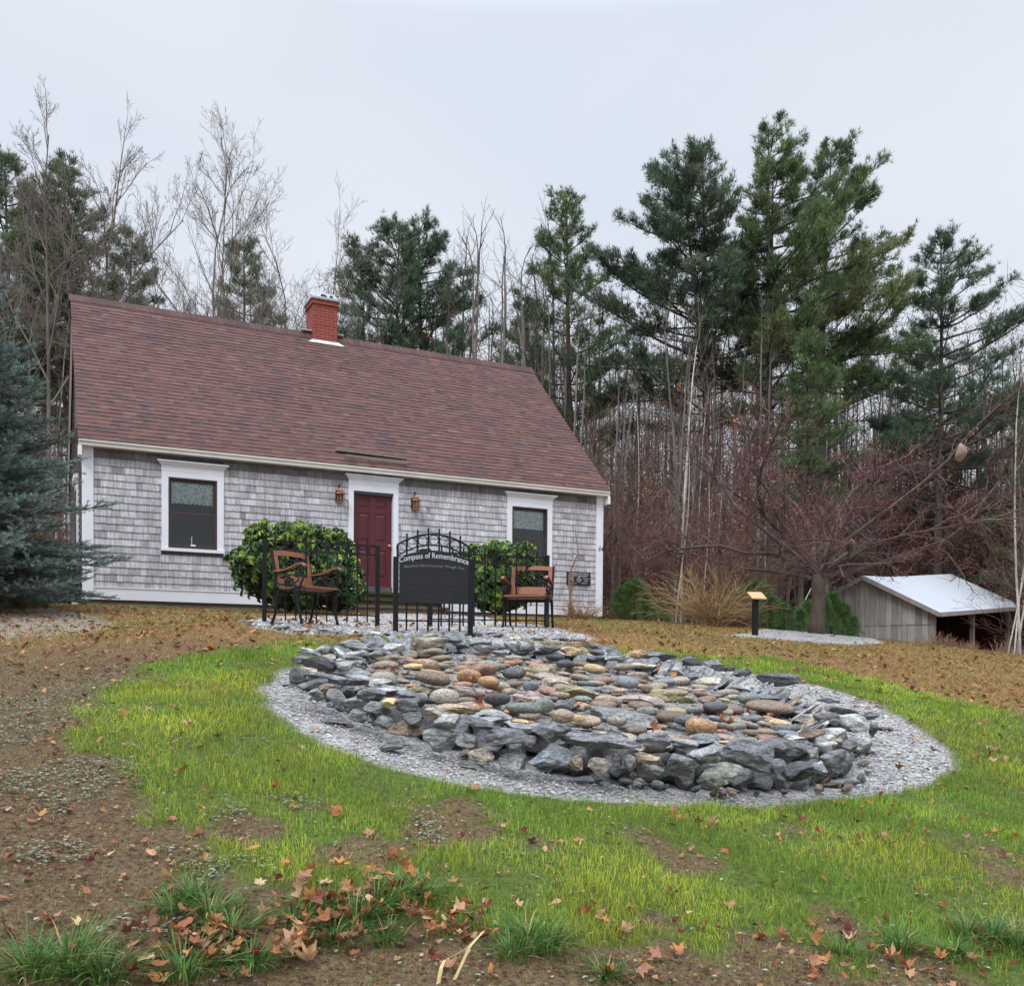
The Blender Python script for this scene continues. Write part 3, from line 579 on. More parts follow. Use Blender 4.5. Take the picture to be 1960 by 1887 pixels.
for sx_, lb in ((4.62, 'black steel stair railing behind the left fence panel'), (6.62, 'black steel stair railing seen over the sign board')):
    rt = empty('stair_railing', HC, HY, lb, 'railing'); m_ = MB()
    top = [(sx_, -.08, 1.28), (sx_, -.62, 1.24), (sx_, -1.50, .82), (sx_, -1.56, .70)]; m_.tube(top, .02, 6); m_.tube([(sx_, -.1, .42), (sx_, -.6, .42), (sx_, -1.48, .04)], .012, 5); m_.build('handrail', iron, rt)
    p_ = MB()
    for yy in (-.1, -1.46): p_.bar((sx_, yy, -.30), (sx_, yy, 1.26 if yy > -1 else .86), .03, .03)
    p_.build('post', iron, rt); q_ = MB()
    for yy in np.arange(-.22, -1.42, -.115):
        zt = 1.27 if yy > -.62 else 1.24 - (-.62 - yy) * .477; zb = .42 if yy > -.6 else .42 - (-.6 - yy) * .43; q_.bar((sx_, yy, zb), (sx_, yy, zt), .014, .014)
    q_.build('baluster', iron, rt)

# lanterns
def lantern(s, z, label):
    l = empty('wall_lantern', tuple(w_of(s, -.022, z)), HY, label, 'lantern', 'copper lanterns beside the door')
    a = MB(); a.box((-.06, -.028, -.11), (.06, -.001, .13)); 
    a.tube([(0, -.02, .10), (0, -.02, .22), (0, -.04, .26), (0, -.08, .25), (0, -.095, .21), (0, -.085, .18), (0, -.07, .185)], .008, 6); a.tube([(0, -.03, .05), (0, -.10, .16), (0, -.11, .14)], .009, 6)
    a.build('wall_bracket', iron, l)
    c = MB(); o = (0, -.13, 0)
    c.lathe([(0, .155), (.035, .15), (.045, .135), (.05, .125), (.058, .12), (.058, .10), (.075, .085), (.115, .055), (.118, .045), (.07, .045), (0, .045)], 18, o=o); c.build('lantern_cap', copper, l, smooth=False)
    f = MB(); f.lathe([(0, -.145), (.06, -.145), (.072, -.135), (.072, -.12), (.03, -.115), (0, -.115)], 18, o=o)
    for k in range(6):
        q = k * math.pi / 3 + .3; f.bar((o[0] + .068 * math.cos(q), o[1] + .068 * math.sin(q), -.13), (o[0] + .068 * math.cos(q), o[1] + .068 * math.sin(q), .05), .012, .012)
    for zz in (-.075, .0): f.tube([(o[0] + .073 * math.cos(q), o[1] + .073 * math.sin(q), zz) for q in np.linspace(0, 2 * math.pi, 17)[:-1]], .004, 4, closed=True)
    f.build('lantern_cage', copper, l)
    gl_ = MB(); gl_.lathe([(.058, -.115), (.058, .045)], 18, o=o); gl_.build('lantern_glass', glass, l); bu = MB(); bu.lathe([(0, .03), (.012, .03), (.014, -.01), (.022, -.04), (.018, -.065), (0, -.075)], 10, o=o); bu.build('bulb', mat('bulb', (.5, .5, .5), .3, .1), l)
lantern(4.83, 2.27, 'copper wall lantern left of the dark red door'); lantern(6.49, 2.26, 'copper wall lantern right of the dark red door')
# plaque
pq = empty('wall_plaque', tuple(w_of(10.27, -.05, .70)), HY, 'small black plaque with white lettering on the shingles', 'plaque')
m_ = MB(); m_.box((0, 0, 0), (.63, .025, .30)); m_.build('plate', board_black, pq)
dm = letter_m
for txt, x, z, s_, al in (('NEWFIELD HISTORICAL', .315, .245, .052, 'CENTER'), ('SOCIETY  BUILDING', .315, .195, .052, 'CENTER'), ('MASONIC', .10, .155, .028, 'CENTER'), ('BUILDING', .10, .125, .028, 'CENTER'), ('BUILT 2003', .10, .095, .028, 'CENTER'), ('CONSTRUCTED', .51, .145, .026, 'CENTER'), ('BY', .51, .118, .026, 'CENTER'), ('JUNE 2006', .51, .088, .028, 'CENTER'), ('NATIONAL GIFT', .17, .035, .026, 'CENTER'), ('HISTORIC GIFT', .46, .035, .026, 'CENTER')):
    text_obj(txt, s_, dm, pq, (x, -.0012, z), align=al, bold=.0006, sx=.98)
e = MB(); yy = -.0015
for P in ([(.245, .135), (.315, .060), (.385, .135)], [(.265, .085), (.315, .215), (.365, .085)]):
    for a, b_ in zip(P[:-1], P[1:]): e.bar((a[0], yy, a[1]), (b_[0], yy, b_[1]), .002, .010, up=(0, 1, 0)) if False else e.tube([(a[0], yy, a[1]), (b_[0], yy, b_[1])], .005, 4)
e.build('emblem', letter_m, pq); text_obj('G', .05, letter_m, pq, (.315, -.0012, .115), align='CENTER', bold=.001)

# ================================================================== SIGN, FENCES
def ring(mb, cx, z, r, tr=.006, y=0): mb.tube([(cx + r * math.cos(q), y, z + r * math.sin(q)) for q in np.linspace(0, 2 * math.pi, 25)[:-1]], tr, 5, closed=True)
def base_frame(name, pL, pR, label, cat, group=None):
    a = np.array(pL[:2]); b = np.array(pR[:2]); L_ = np.linalg.norm(b - a); z = tzf(*a)
    o = empty(name, (a[0], a[1], z), math.atan2(b[1] - a[1], b[0] - a[0]), label, cat, group); return o, L_, tzf(*b) - z
def fence(pL, pR, n, H, label):
    o, L_, dz = base_frame('iron_fence', pL, pR, label, 'fence', 'black iron fence panels')
    for x, zz in ((0, 0), (L_, dz)):
        p = MB(); p.bar((x, 0, zz - .12), (x, 0, zz + H), .05, .05); p.build('post', iron, o)
    for z in (H - .015, H - .125, .10): r = MB(); r.bar((.025, 0, z), (L_ - .025, 0, z + dz * .5), .022, .016); r.build('rail', iron, o)
    g_ = L_ / n; q = MB(); rg = MB()
    for k in range(1, n): q.bar((k * g_, 0, .0), (k * g_, 0, H + .065 + dz * .5 * k / n), .017, .017)
    for k in range(n): ring(rg, (k + .5) * g_, H - .070 + dz * .5 * (k + .5) / n, min(.050, g_ * .42))
    q.build('picket', iron, o); rg.build('scroll_ring', iron, o); return o
F1a, F1b = at(506, 1190, 11.05), at(722, 1195, 11.35)
fence(F1a, F1b, 11, .93, 'black iron fence panel behind the chair on the left, ending before the sign')
F2a, F2b = at(823, 1200, 12.2), at(1046, 1199, 12.9)
fence(F2a, F2b, 11, .95, 'black iron fence panel running from behind the sign to the right-hand chair')
S1, S2 = at(757, 1204, 10.55), at(900, 1209, 10.75)
so_, SLn, dz = base_frame('memorial_sign', S1, S2, 'arched black iron sign reading Compass of Remembrance beside the stone ring', 'sign')
SH = .80
for x, zz in ((0, 0), (SLn, 0)):
    p = MB(); p.bar((x, 0, -.12), (x, 0, SH), .052, .052); p.bar((x + (.018 if x == 0 else -.018), 0, SH), (x + (.018 if x == 0 else -.018), 0, SH + .135), .022, .022); p.build('post', iron, so_)
arch = lambda x: .125 * (1 - ((x - SLn / 2) / (SLn / 2 - .02)) ** 2)
xs = np.linspace(.02, SLn - .02, 25)
r = MB(); r.tube([(x, 0, SH + .135 + arch(x)) for x in xs], .012, 6); r.tube([(x, 0, SH + .015 + arch(x)) for x in xs], .009, 6); r.bar((.02, 0, .11), (SLn - .02, 0, .11), .022, .016); r.build('arched_rail', iron, so_)
q = MB(); rg = MB(); g_ = SLn / 7
for k in range(1, 7): q.bar((k * g_, 0, .0), (k * g_, 0, SH + .20 + arch(k * g_)), .018, .018)
for k in range(7): ring(rg, (k + .5) * g_, SH + .073 + arch((k + .5) * g_), .052, .005)
q.build('picket', iron, so_); rg.build('scroll_ring', iron, so_)
bd = MB(); n = 24; xs = np.linspace(.035, SLn - .035, n); top = SH - .02 + .10 * (1 - ((xs - SLn / 2) / (SLn / 2)) ** 2); k = np.arange(n - 1)
V = np.r_[np.c_[xs, np.full(n, -.030), np.full(n, .30)], np.c_[xs, np.full(n, -.030), top], np.c_[xs, np.full(n, -.024), np.full(n, .30)], np.c_[xs, np.full(n, -.024), top]]
bd.add(V, [np.stack([k, k + 1, n + k + 1, n + k], -1), np.stack([2 * n + k, 3 * n + k, 3 * n + k + 1, 2 * n + k + 1], -1), np.stack([n + k, n + k + 1, 3 * n + k + 1, 3 * n + k], -1), np.stack([k, 2 * n + k, 2 * n + k + 1, k + 1], -1)])
bdo = bd.build('sign_board', board_black, so_)
Rb = lambda x: -.42 * x * x
text_obj('Compass of Remembrance', .088, letter_m, bdo, (SLn / 2, -.0315, SH - .005), align='CENTER', bold=.0004, sx=.80, bend=Rb)
text_obj("Newfield's Historic Journey Through Time", .043, mat('grey_lettering', (.20, .20, .215), .5, .2, 8), bdo, (SLn / 2, -.0315, SH - .10), align='CENTER', shear=.35, bold=0, sx=.90, bend=lambda x: -.2 * x * x)
for k_, tx in enumerate(('This monument stands in appreciation', 'and remembrance of those people', 'whose life experiences led them to be in our community', 'Like the rippling effect of a pebble over the water', 'these people have enriched our town and its culture', '', 'Our town is proud of those who chose this place as their home', 'and who left behind a better one', 'for those who came after and remember', 'the people of our past and our present', '', 'for the future of our community')):
    if tx: text_obj(tx, .026, letter_dim, bdo, (SLn / 2, -.0315, SH - .175 - k_ * .0285), align='CENTER', sx=.95)

# ================================================================== CHAIRS
def make_chair(name, loc, rz, label):
    """faces -y in its own frame"""
    o = empty(name, loc, rz, label, 'chair', 'cast iron and wood garden chairs'); w = .285
    for s in (-1, 1):
        m_ = MB(); x = s * w; 
        sp = lambda P, r_, k=7: m_.tube([(x, a, b) for a, b in P], r_, k)
        sp([(.27, .82), (.255, .74), (.215, .60), (.20, .50), (.18, .42), (.12, .375), (.0, .365), (-.12, .385), (-.20, .400), (-.235, .385), (-.24, .36)], .014)
        sp([(.20, .50), (.17, .56), (.08, .565), (-.06, .585), (-.17, .615), (-.21, .60), (-.215, .56), (-.20, .53)], .010)          # under the arm
        sp([(-.20, .53), (-.215, .48), (-.18, .44), (-.17, .40)], .011)
        c = [(.10 * math.cos(q) - .03 + .02 * math.cos(3 * q), .48 + .055 * math.sin(q)) for q in np.linspace(.2, 5.6, 22)]; sp(c, .009)
        sp([(.15, .545), (.12, .50), (.05, .53), (.0, .50), (-.02, .45), (-.02, .39)], .010); sp([(.04, .40), (.06, .45), (-.02, .47), (-.08, .44), (-.10, .40)], .010)
        for (yy, zz, rr_) in ((.0, .485, .035), (.045, .465, .022), (-.05, .47, .024), (.0, .435, .022), (-.11, .525, .02)):
            m_.tube([(x - .006, yy, zz), (x + .006, yy, zz)], rr_, 8)
        m_.build('arm_scrollwork', iron, o)
        a = MB(); P = [(.205, .575), (.14, .570), (.06, .580), (-.04, .605), (-.13, .635), (-.20, .640), (-.245, .615)]
        for (p, q) in zip(P[:-1], P[1:]):
            V = [(x + i * .021, y_, z_ + j) for (y_, z_) in (p, q) for i, j in ((-1, 0), (1, 0), (1, .016), (-1, .016))]
            a.add(V, np.array([(3, 2, 1, 0), (4, 5, 6, 7), (0, 1, 5, 4), (1, 2, 6, 5), (2, 3, 7, 6), (3, 0, 4, 7)]))
        a.build('armrest', slatwood, o)
        for nm, P in (('leg', [(.15, .375), (.165, .30), (.185, .20), (.21, .10), (.25, .02), (.265, .0)]), ('leg', [(-.16, .385), (-.135, .30), (-.135, .20), (-.165, .10), (-.19, .03), (-.185, .0)])):
            l = MB(); l.tube([(x, a_, b_) for a_, b_ in P], [.016, .020, .017, .015, .017, .020], 7); sg = 1 if P[0][0] > 0 else -1
            l.tube([(x, P[0][0] - sg * .10, .37), (x, P[0][0] - sg * .04, .30), (x, P[2][0] - sg * .01, .20)], .008, 5); l.build(nm, iron, o)
    b = MB()
    for z in (.30,): b.bar((-w, -.13, z + .05), (w, -.13, z + .05), .015, .02); b.bar((-w, .16, z + .05), (w, .16, z + .05), .015, .02)
    b.build('crossbar', iron, o)
    st_ = MB()
    for k in range(6):
        y = -.205 + k * .066; z = .398 - .022 * math.sin((k + .3) / 5.5 * math.pi); st_.box((-w + .012, y, z), (w - .012, y + .057, z + .022))
    st_.build('seat', slatwood, o)
    # backrest frame in a leaning plane
    def bk(u, v, dd=0): return (u, .200 + .070 * v - dd, .455 + .365 * v)
    f = MB(); n = 12; us = np.linspace(-w + .012, w - .012, n)
    def strip(lo, hi):
        V = []
        for d_ in (.0, .024):
            V += [bk(u, lo(u), d_) for u in us] + [bk(u, hi(u), d_) for u in us]
        k = np.arange(n - 1); f.add(V, [np.stack([k, n + k, n + k + 1, k + 1], -1), np.stack([2 * n + k, 2 * n + k + 1, 3 * n + k + 1, 3 * n + k], -1), np.stack([n + k, 3 * n + k, 3 * n + k + 1, n + k + 1], -1), np.stack([k, k + 1, 2 * n + k + 1, 2 * n + k], -1), np.array([(0, 2 * n, 3 * n, n), (n - 1, 2 * n - 1, 4 * n - 1, 3 * n - 1)])])
    cv = lambda u: .05 * (1 - (u / w) ** 2)
    strip(lambda u: .82 + cv(u), lambda u: .97 + cv(u)); strip(lambda u: .0 - .3 * cv(u), lambda u: .22 + cv(u) * .6)
    for s in (-1, 1):
        V = [bk(s * (w - .012), .2, d_) for d_ in (.001, .023)] + [bk(s * (w - .062), .2, d_) for d_ in (.001, .023)] + [bk(s * (w - .012), .83, d_) for d_ in (.001, .023)] + [bk(s * (w - .062), .83, d_) for d_ in (.001, .023)]
        f.add(V, np.array([(0, 4, 5, 1), (2, 3, 7, 6), (1, 5, 7, 3), (0, 2, 6, 4)]))
    f.build('backrest', slatwood, o)
    p = MB(); rr2 = random.Random(5)
    for k in range(34):
        u, v = rr2.uniform(-.2, .2), rr2.uniform(.27, .84); a0 = rr2.uniform(0, 6.28); r_ = rr2.uniform(.02, .05); aa = np.linspace(a0, a0 + rr2.uniform(2, 5), 8)
        p.tube([bk(np.clip(u + r_ * math.cos(q) * (1 - .08 * i_), -.225, .225), np.clip(v + r_ * 2.6 * math.sin(q) * (1 - .08 * i_), .2, .9), .012) for i_, q in enumerate(aa)], .007, 4)
    for k in range(16):
        u, v = rr2.uniform(-.18, .18), rr2.uniform(.3, .8); q = bk(u, v, .012); p.tube([(q[0] - .02, q[1], q[2] - .01), (q[0], q[1], q[2] + .004), (q[0] + .02, q[1], q[2] + .01)], [.006, .018, .005], 5)
    p.build('ornate_panel', iron, o); return o
c1 = at(588, 1192, 10.85); make_chair('garden_chair', (c1[0], c1[1], tzf(*c1[:2]) - .005), R(58), 'garden chair turned sideways in front of the left fence panel')
c2 = at(1010, 1202, 12.55); make_chair('garden_chair', (c2[0], c2[1], tzf(*c2[:2]) - .005), R(-13), 'garden chair facing the stone ring in front of the right fence panel')

# interpretive post
ip = at(1445, 1217, 19.5); io = empty('lectern_post', (ip[0], ip[1], tzf(*ip[:2])), R(15), 'slim black post topped by a small tilted tan panel', 'marker post')
m_ = MB(); m_.bar((0, 0, -.1), (0, 0, .76), .095, .095); m_.build('post', iron, io)
m_ = MB(); V = [(-.15, -.14, .72), (.17, -.14, .72), (.20, .12, .86), (-.12, .12, .86)]; V2 = [(a, b_, c + .02) for a, b_, c in V]; m_.add(V + V2, np.array([(3, 2, 1, 0), (4, 5, 6, 7), (0, 1, 5, 4), (1, 2, 6, 5), (2, 3, 7, 6), (3, 0, 4, 7)])); m_.build('tilted_panel', mat('tan_panel', (.62, .40, .20), .5, .15, 8), io)

# ================================================================== SHED
GA, GB = np.array((11.08, 38.0)), np.array((14.78, 34.0)); pd = np.array((.734, .679)); SLN = 6.8; RZS = 1.75
shed = empty('open_shed', (GB[0], GB[1], 1.55), math.atan2(pd[1], pd[0]), 'weathered grey board shed with a pale metal roof and open front', 'shed')
gl2 = np.linalg.norm(GA - GB)      # local frame: x along the open side, y along the gable (towards the left corner)
board_m = mat('barn_board', None, .9, .35, 3, (6, 6, .7), attr=True, bump=.004, bscale=12, detail=6)
ZE, ZP, ZA, YP = 2.14, 3.42, 2.02, gl2 * .463
tilt = .075
def zroof(y): return ZE + (ZP - ZE) * y / YP if y < YP else ZP + (ZA - ZP) * (y - YP) / (gl2 - YP)
wb = MB(); y = 0; r_ = random.Random(4)
def gboard(y0, y1, z0, za, zb, x, col):
    V = [(x, y0, z0), (x, y1, z0), (x, y1, zb), (x, y0, za)]; V2 = [(x + .03, *v[1:]) for v in V]
    wb.add(V + V2, np.array([(0, 1, 2, 3), (7, 6, 5, 4), (0, 4, 5, 1), (1, 5, 6, 2), (2, 6, 7, 3), (3, 7, 4, 0)]), col)
while y < gl2:
    y1 = min(gl2, y + r_.uniform(.16, .3)); b0 = r_.uniform(.22, .36); c = (b0, b0 * .99, b0 * .96)
    gboard(y + .006, y1 - .006, -.6, 1.58, 1.58, r_.uniform(-.006, .006), c); b0 *= r_.uniform(.75, 1.15); c = (b0, b0 * .99, b0 * .95); lf = r_.uniform(-.03, -.012)
    gboard(y + .006, y1 - .006, 1.56, zroof(y) - .03, zroof(y1) - .03, lf, c); y = y1
dk2 = (.03, .03, .032)
wb.box((.032, .04, -.6), (.06, gl2 - .04, 2.0), dk2)
wb.box((.06, gl2 - .06, -.6), (SLN, gl2, 2.0), (.04, .04, .04)); wb.box((SLN - .05, .03, -.6), (SLN, gl2 - .06, 2.3), (.05, .014, .012))
wb.box((.0, -.02, -.6), (.14, .03, ZE - .05), (.25, .24, .22)); wb.box((.14, -.01, -.6), (.2, .02, ZE - .05), (.12, .12, .11))
wb.build('wall', board_m, shed)
for x in (3.3, 6.7):
    p = MB(); p.bar((x, 0, -.6), (x, 0, ZE + tilt * x - .14), .14, .14, (.22, .21, .20)); p.bar((x - .45, 0, ZE + tilt * x - .18), (x, 0, ZE - .65), .08, .1, (.1, .1, .1)); p.bar((x, 2.4, -.6), (x, 2.4, ZE + .8), .14, .14, (.05, .05, .05)); p.build('post', board_m, shed)
metal_m = mat('pale_metal_roof', (.66, .70, .76), .35, .05, 1.5, (1, 1, 1), spec=.4)
rf = MB(); 
def slab(mb, P, th, col=(1, 1, 1)):
    P = [np.array(p, float) for p in P]; n_ = np.cross(P[1] - P[0], P[3] - P[0]); n_ /= np.linalg.norm(n_); V = P + [p - n_ * th for p in P]
    mb.add(V, np.array([(0, 1, 2, 3), (7, 6, 5, 4), (0, 4, 5, 1), (1, 5, 6, 2), (2, 6, 7, 3), (3, 7, 4, 0)]), col)
e0 = -.35
xs = [-.25, 1.6, 3.6, SLN + .5]; sag = [0, -.10, -.07, .03]
for i_ in range(3):
    xa_, xb_ = xs[i_], xs[i_ + 1]; za_, zb_ = tilt * xa_ + sag[i_] * .6, tilt * xb_ + sag[i_ + 1] * .6; sa, sb = zroof(0) + (ZP - ZE) / YP * e0, 0
    slab(rf, [(xa_, e0, sa + za_), (xb_, e0, sa + zb_), (xb_, YP, ZP + zb_), (xa_, YP, ZP + za_)], .03)
    slab(rf, [(xa_, YP, ZP + za_), (xb_, YP, ZP + zb_), (xb_, gl2 + .3, ZA - .12 + zb_), (xa_, gl2 + .3, ZA - .12 + za_)], .03)
rf.build('roof', metal_m, shed)
tr_ = MB()
tr_.bar((-.28, e0, zroof(0) + (ZP - ZE) / YP * e0 - .10), (-.28, YP, ZP - .09), .04, .15, (.28, .26, .27)); tr_.bar((-.28, YP, ZP - .09), (-.28, gl2 + .3, ZA - .22), .04, .15, (.18, .17, .17))
tr_.bar((-.24, e0 + .02, ZE - .26), (SLN + .5, e0 + .02, ZE - .26 + tilt * (SLN + .6)), .04, .15, (.34, .33, .32)); tr_.bar((.0, 0, ZE - .14), (SLN, 0, ZE - .14 + tilt * SLN), .1, .14, (.15, .14, .14))
tr_.build('roof_trim', board_m, shed)
# ================================================================== STONES
def ico(n):
    bm = bmesh.new(); bmesh.ops.create_icosphere(bm, subdivisions=n, radius=1); V = np.array([v.co[:] for v in bm.verts]); F = np.array([[v.index for v in f.verts] for f in bm.faces]); bm.free(); return V, F
ICO = {2: ico(2), 3: ico(3), 4: ico(4)}
def rock(seed, size, angular, sub=3, strata=0):
    r = np.random.default_rng(seed); V, F = ICO[sub]; V = V.copy()
    if angular:
        V = np.sign(V) * np.abs(V) ** .82
        for _ in range(12):
            n = r.normal(size=3); n[2] *= .9; n /= np.linalg.norm(n); d = r.uniform(.50, .78); k = V @ n - d; V -= np.maximum(k, 0)[:, None] * n * .97
        V /= np.abs(V).max(0)
        f = r.uniform(2, 4, 3); p = r.uniform(0, 6, 6)
        V += .05 * np.stack([np.sin(V[:, 1] * f[0] * 2 + p[0]) * np.sin(V[:, 2] * f[1] * 2 + p[1]), np.sin(V[:, 2] * f[2] * 2 + p[2]) * np.sin(V[:, 0] * f[0] + p[3]), np.sin(V[:, 0] * f[1] * 2 + p[4]) * np.sin(V[:, 1] * f[2] + p[5])], -1)
        if strata:
            tl = r.uniform(-.5, .5, 2); h = V[:, 2] + tl[0] * V[:, 0] * .4 + tl[1] * V[:, 1] * .3; q = np.sin(h * 9 + p[0]) * .5 + np.sin(h * 17 + p[1]) * .3 + np.sin(h * 31 + 3 * V[:, 0]) * .2
            V[:, :2] *= (1 + .035 * strata * q)[:, None]
        V += .022 * np.sin(V[:, [1, 2, 0]] * 11 + p[:3]) * np.sin(V[:, [2, 0, 1]] * 13 + p[3:6])
    else:
        p = r.uniform(0, 6, 6); e = r.uniform(.8, 1.0)
        V = np.sign(V) * np.abs(V) ** e; V /= np.abs(V).max(0)
        V += .07 * np.stack([np.sin(V[:, 1] * 2 + p[0]), np.sin(V[:, 2] * 2 + p[1]) + np.sin(V[:, 0] * 1.7 + p[4]), .8 * np.sin(V[:, 0] * 2.3 + p[2])], -1)
        if r.random() < .35:
            n = r.normal(size=3); n /= np.linalg.norm(n); V -= np.maximum(V @ n - .7, 0)[:, None] * n * .8
    return V * np.array(size) * .5, F
SLT = {'D': (.118, .120, .127), 'K': (.070, .071, .076), 'G': (.185, .19, .19), 'L': (.31, .31, .30), 'B': (.155, .175, .19), 'T': (.27, .21, .15), 'Y': (.38, .28, .15), 'N': (.17, .125, .09), 'V': (.165, .175, .15), 'P': (.27, .215, .19), 'R': (.23, .135, .095), 'O': (.34, .20, .105), 'W': (.28, .25, .20), 'M': (.185, .160, .085)}
TONE = {'D': 'dark slate', 'K': 'near-black slate', 'G': 'grey schist', 'L': 'pale grey', 'B': 'blue-grey', 'T': 'tan', 'Y': 'yellowish', 'N': 'brown', 'V': 'green-grey', 'P': 'pinkish granite', 'R': 'reddish brown', 'O': 'orange-tan', 'W': 'buff', 'M': 'mossy brown'}
STONES = []
def put_rock(name, c, size, rot, tone, kind, where, sub=3, strata=1):
    sd_ = len(STONES) + 11; V, F = rock(sd_, size, kind == 'slab', sub, strata if tone in 'DKGB' else 0)
    col = np.array(SLT[tone]) * random.uniform(.8, 1.2); cc = np.tile(col, (len(V), 1))
    mb = MB(); mb.add(V, F, cc); o = mb.build(name, slate if kind == 'slab' else cobblem, None, smooth=(kind != 'slab' or sub > 3))
    if kind == 'slab':
        me = o.data; me.polygons.foreach_set('use_smooth', np.ones(len(me.polygons), bool))
        try: me.set_sharp_from_angle(angle=R(28))
        except Exception: pass
    o.location = c; o.rotation_euler = rot; o['category'] = 'stone'; STONES.append((o, tone, where, c, size)); return o
def rimpt(px, py, h):
    d = raydir(px, py); 
    D = np.arange(4.5, 12.5, .01); P = CAM + d / d[1] * D[:, None]; rad = np.hypot(P[:, 0] - RC[0], P[:, 1] - RC[1]); pl = plane(P[:, 0], P[:, 1])
    for i in range(len(D)):
        if rad[i] < 2.17 and P[i, 2] < pl[i] + h and D[i] < 8 and rad[i] > 1.9 : return P[i], True
        if P[i, 2] < pl[i] + h and rad[i] <= 2.45: return P[i], False
        if P[i, 2] < pl[i] + .02: return P[i], False
    return P[-1], False
ringlist = [  # x0,y0,x1,y1,tone measured on the photo
 (826, 1358, 883, 1401, 'L'), (811, 1388, 877, 1445, 'G'), (803, 1350, 860, 1380, 'W'), (883, 1371, 954, 1401, 'D'), (873, 1400, 920, 1436, 'G'), (923, 1388, 1017, 1431, 'D'), (897, 1428, 954, 1456, 'W'), (958, 1430, 1014, 1468, 'G'),
 (994, 1406, 1026, 1433, 'D'), (1022, 1380, 1092, 1430, 'D'), (1010, 1431, 1089, 1473, 'B'), (1077, 1400, 1221, 1438, 'D'), (1089, 1440, 1119, 1471, 'T'), (1122, 1438, 1172, 1472, 'W'), (1171, 1438, 1194, 1468, 'D'), (1193, 1438, 1224, 1468, 'G'),
 (1221, 1397, 1288, 1437, 'D'), (1275, 1407, 1335, 1436, 'G'), (1214, 1435, 1264, 1456, 'T'), (1221, 1450, 1271, 1478, 'D'), (1264, 1435, 1335, 1476, 'D'), (1321, 1425, 1388, 1454, 'G'), (1338, 1453, 1422, 1503, 'V'), (1388, 1413, 1490, 1484, 'D'),
 (1440, 1403, 1551, 1455, 'D'), (1494, 1452, 1556, 1487, 'K'), (1530, 1396, 1576, 1417, 'N'), (1546, 1423, 1570, 1456, 'G'), (1557, 1413, 1600, 1447, 'L'), (1552, 1452, 1582, 1481, 'G'), (1572, 1428, 1622, 1473, 'D'), (1590, 1409, 1612, 1430, 'T'), (1607, 1413, 1640, 1445, 'D'),
 (1635, 1403, 1672, 1447, 'G'), (1661, 1378, 1680, 1418, 'D'), (1603, 1367, 1668, 1402, 'L'), (1559, 1364, 1616, 1389, 'G'),
 (553, 1252, 593, 1273, 'D'), (578, 1256, 658, 1284, 'D'), (555, 1270, 590, 1326, 'K'), (572, 1276, 611, 1298, 'W'), (575, 1283, 660, 1308, 'D'), (570, 1293, 626, 1331, 'K'), (591, 1312, 626, 1346, 'G'), (612, 1300, 643, 1329, 'T'), (649, 1296, 711, 1314, 'D'),
 (620, 1312, 663, 1356, 'G'), (674, 1311, 736, 1349, 'D'), (659, 1329, 703, 1358, 'G'), (663, 1352, 706, 1384, 'G'), (694, 1339, 746, 1371, 'D'), (727, 1332, 768, 1359, 'Y'), (755, 1336, 803, 1368, 'D'), (717, 1364, 757, 1401, 'G'), (739, 1372, 810, 1416, 'N'), (770, 1359, 817, 1399, 'D'),
 (758, 1322, 797, 1339, 'B'), (700, 1362, 722, 1386, 'D'),
 (572, 1237, 613, 1256, 'L'), (600, 1232, 646, 1252, 'G'), (645, 1219, 701, 1247, 'G'), (694, 1224, 736, 1242, 'D'), (733, 1229, 783, 1251, 'L'), (786, 1215, 862, 1246, 'W'), (840, 1214, 884, 1231, 'D'), (887, 1219, 939, 1241, 'G'), (902, 1229, 952, 1254, 'D'),
 (965, 1222, 1001, 1252, 'G'), (1000, 1229, 1027, 1252, 'K'), (1029, 1230, 1072, 1252, 'K'), (1070, 1234, 1124, 1256, 'Y'), (1122, 1230, 1160, 1246, 'D'), (1149, 1234, 1189, 1257, 'B'), (1197, 1241, 1237, 1263, 'O'), (1225, 1246, 1297, 1267, 'D'), (1287, 1253, 1347, 1281, 'D'), (1345, 1259, 1383, 1283, 'D'),
 (1383, 1261, 1427, 1279, 'L'), (1369, 1274, 1411, 1287, 'K'), (1403, 1277, 1443, 1299, 'D'), (1427, 1267, 1467, 1285, 'D'), (1447, 1284, 1530, 1321, 'K'), (1475, 1273, 1558, 1303, 'D'), (1526, 1301, 1580, 1321, 'D'), (1578, 1301, 1628, 1323, 'K'), (1548, 1310, 1592, 1333, 'B'),
 (1592, 1318, 1628, 1334, 'D'), (1610, 1329, 1672, 1359, 'D'), (1580, 1350, 1642, 1367, 'D'), (1565, 1332, 1606, 1347, 'B'), (1640, 1361, 1680, 1381, 'D'), (611, 1252, 650, 1268, 'W'), (650, 1245, 700, 1262, 'L'), (636, 1262, 690, 1284, 'L'), (700, 1243, 745, 1258, 'G'),
 (1130, 1242, 1160, 1256, 'D'), (1160, 1252, 1210, 1266, 'G'), (940, 1244, 975, 1256, 'B')]
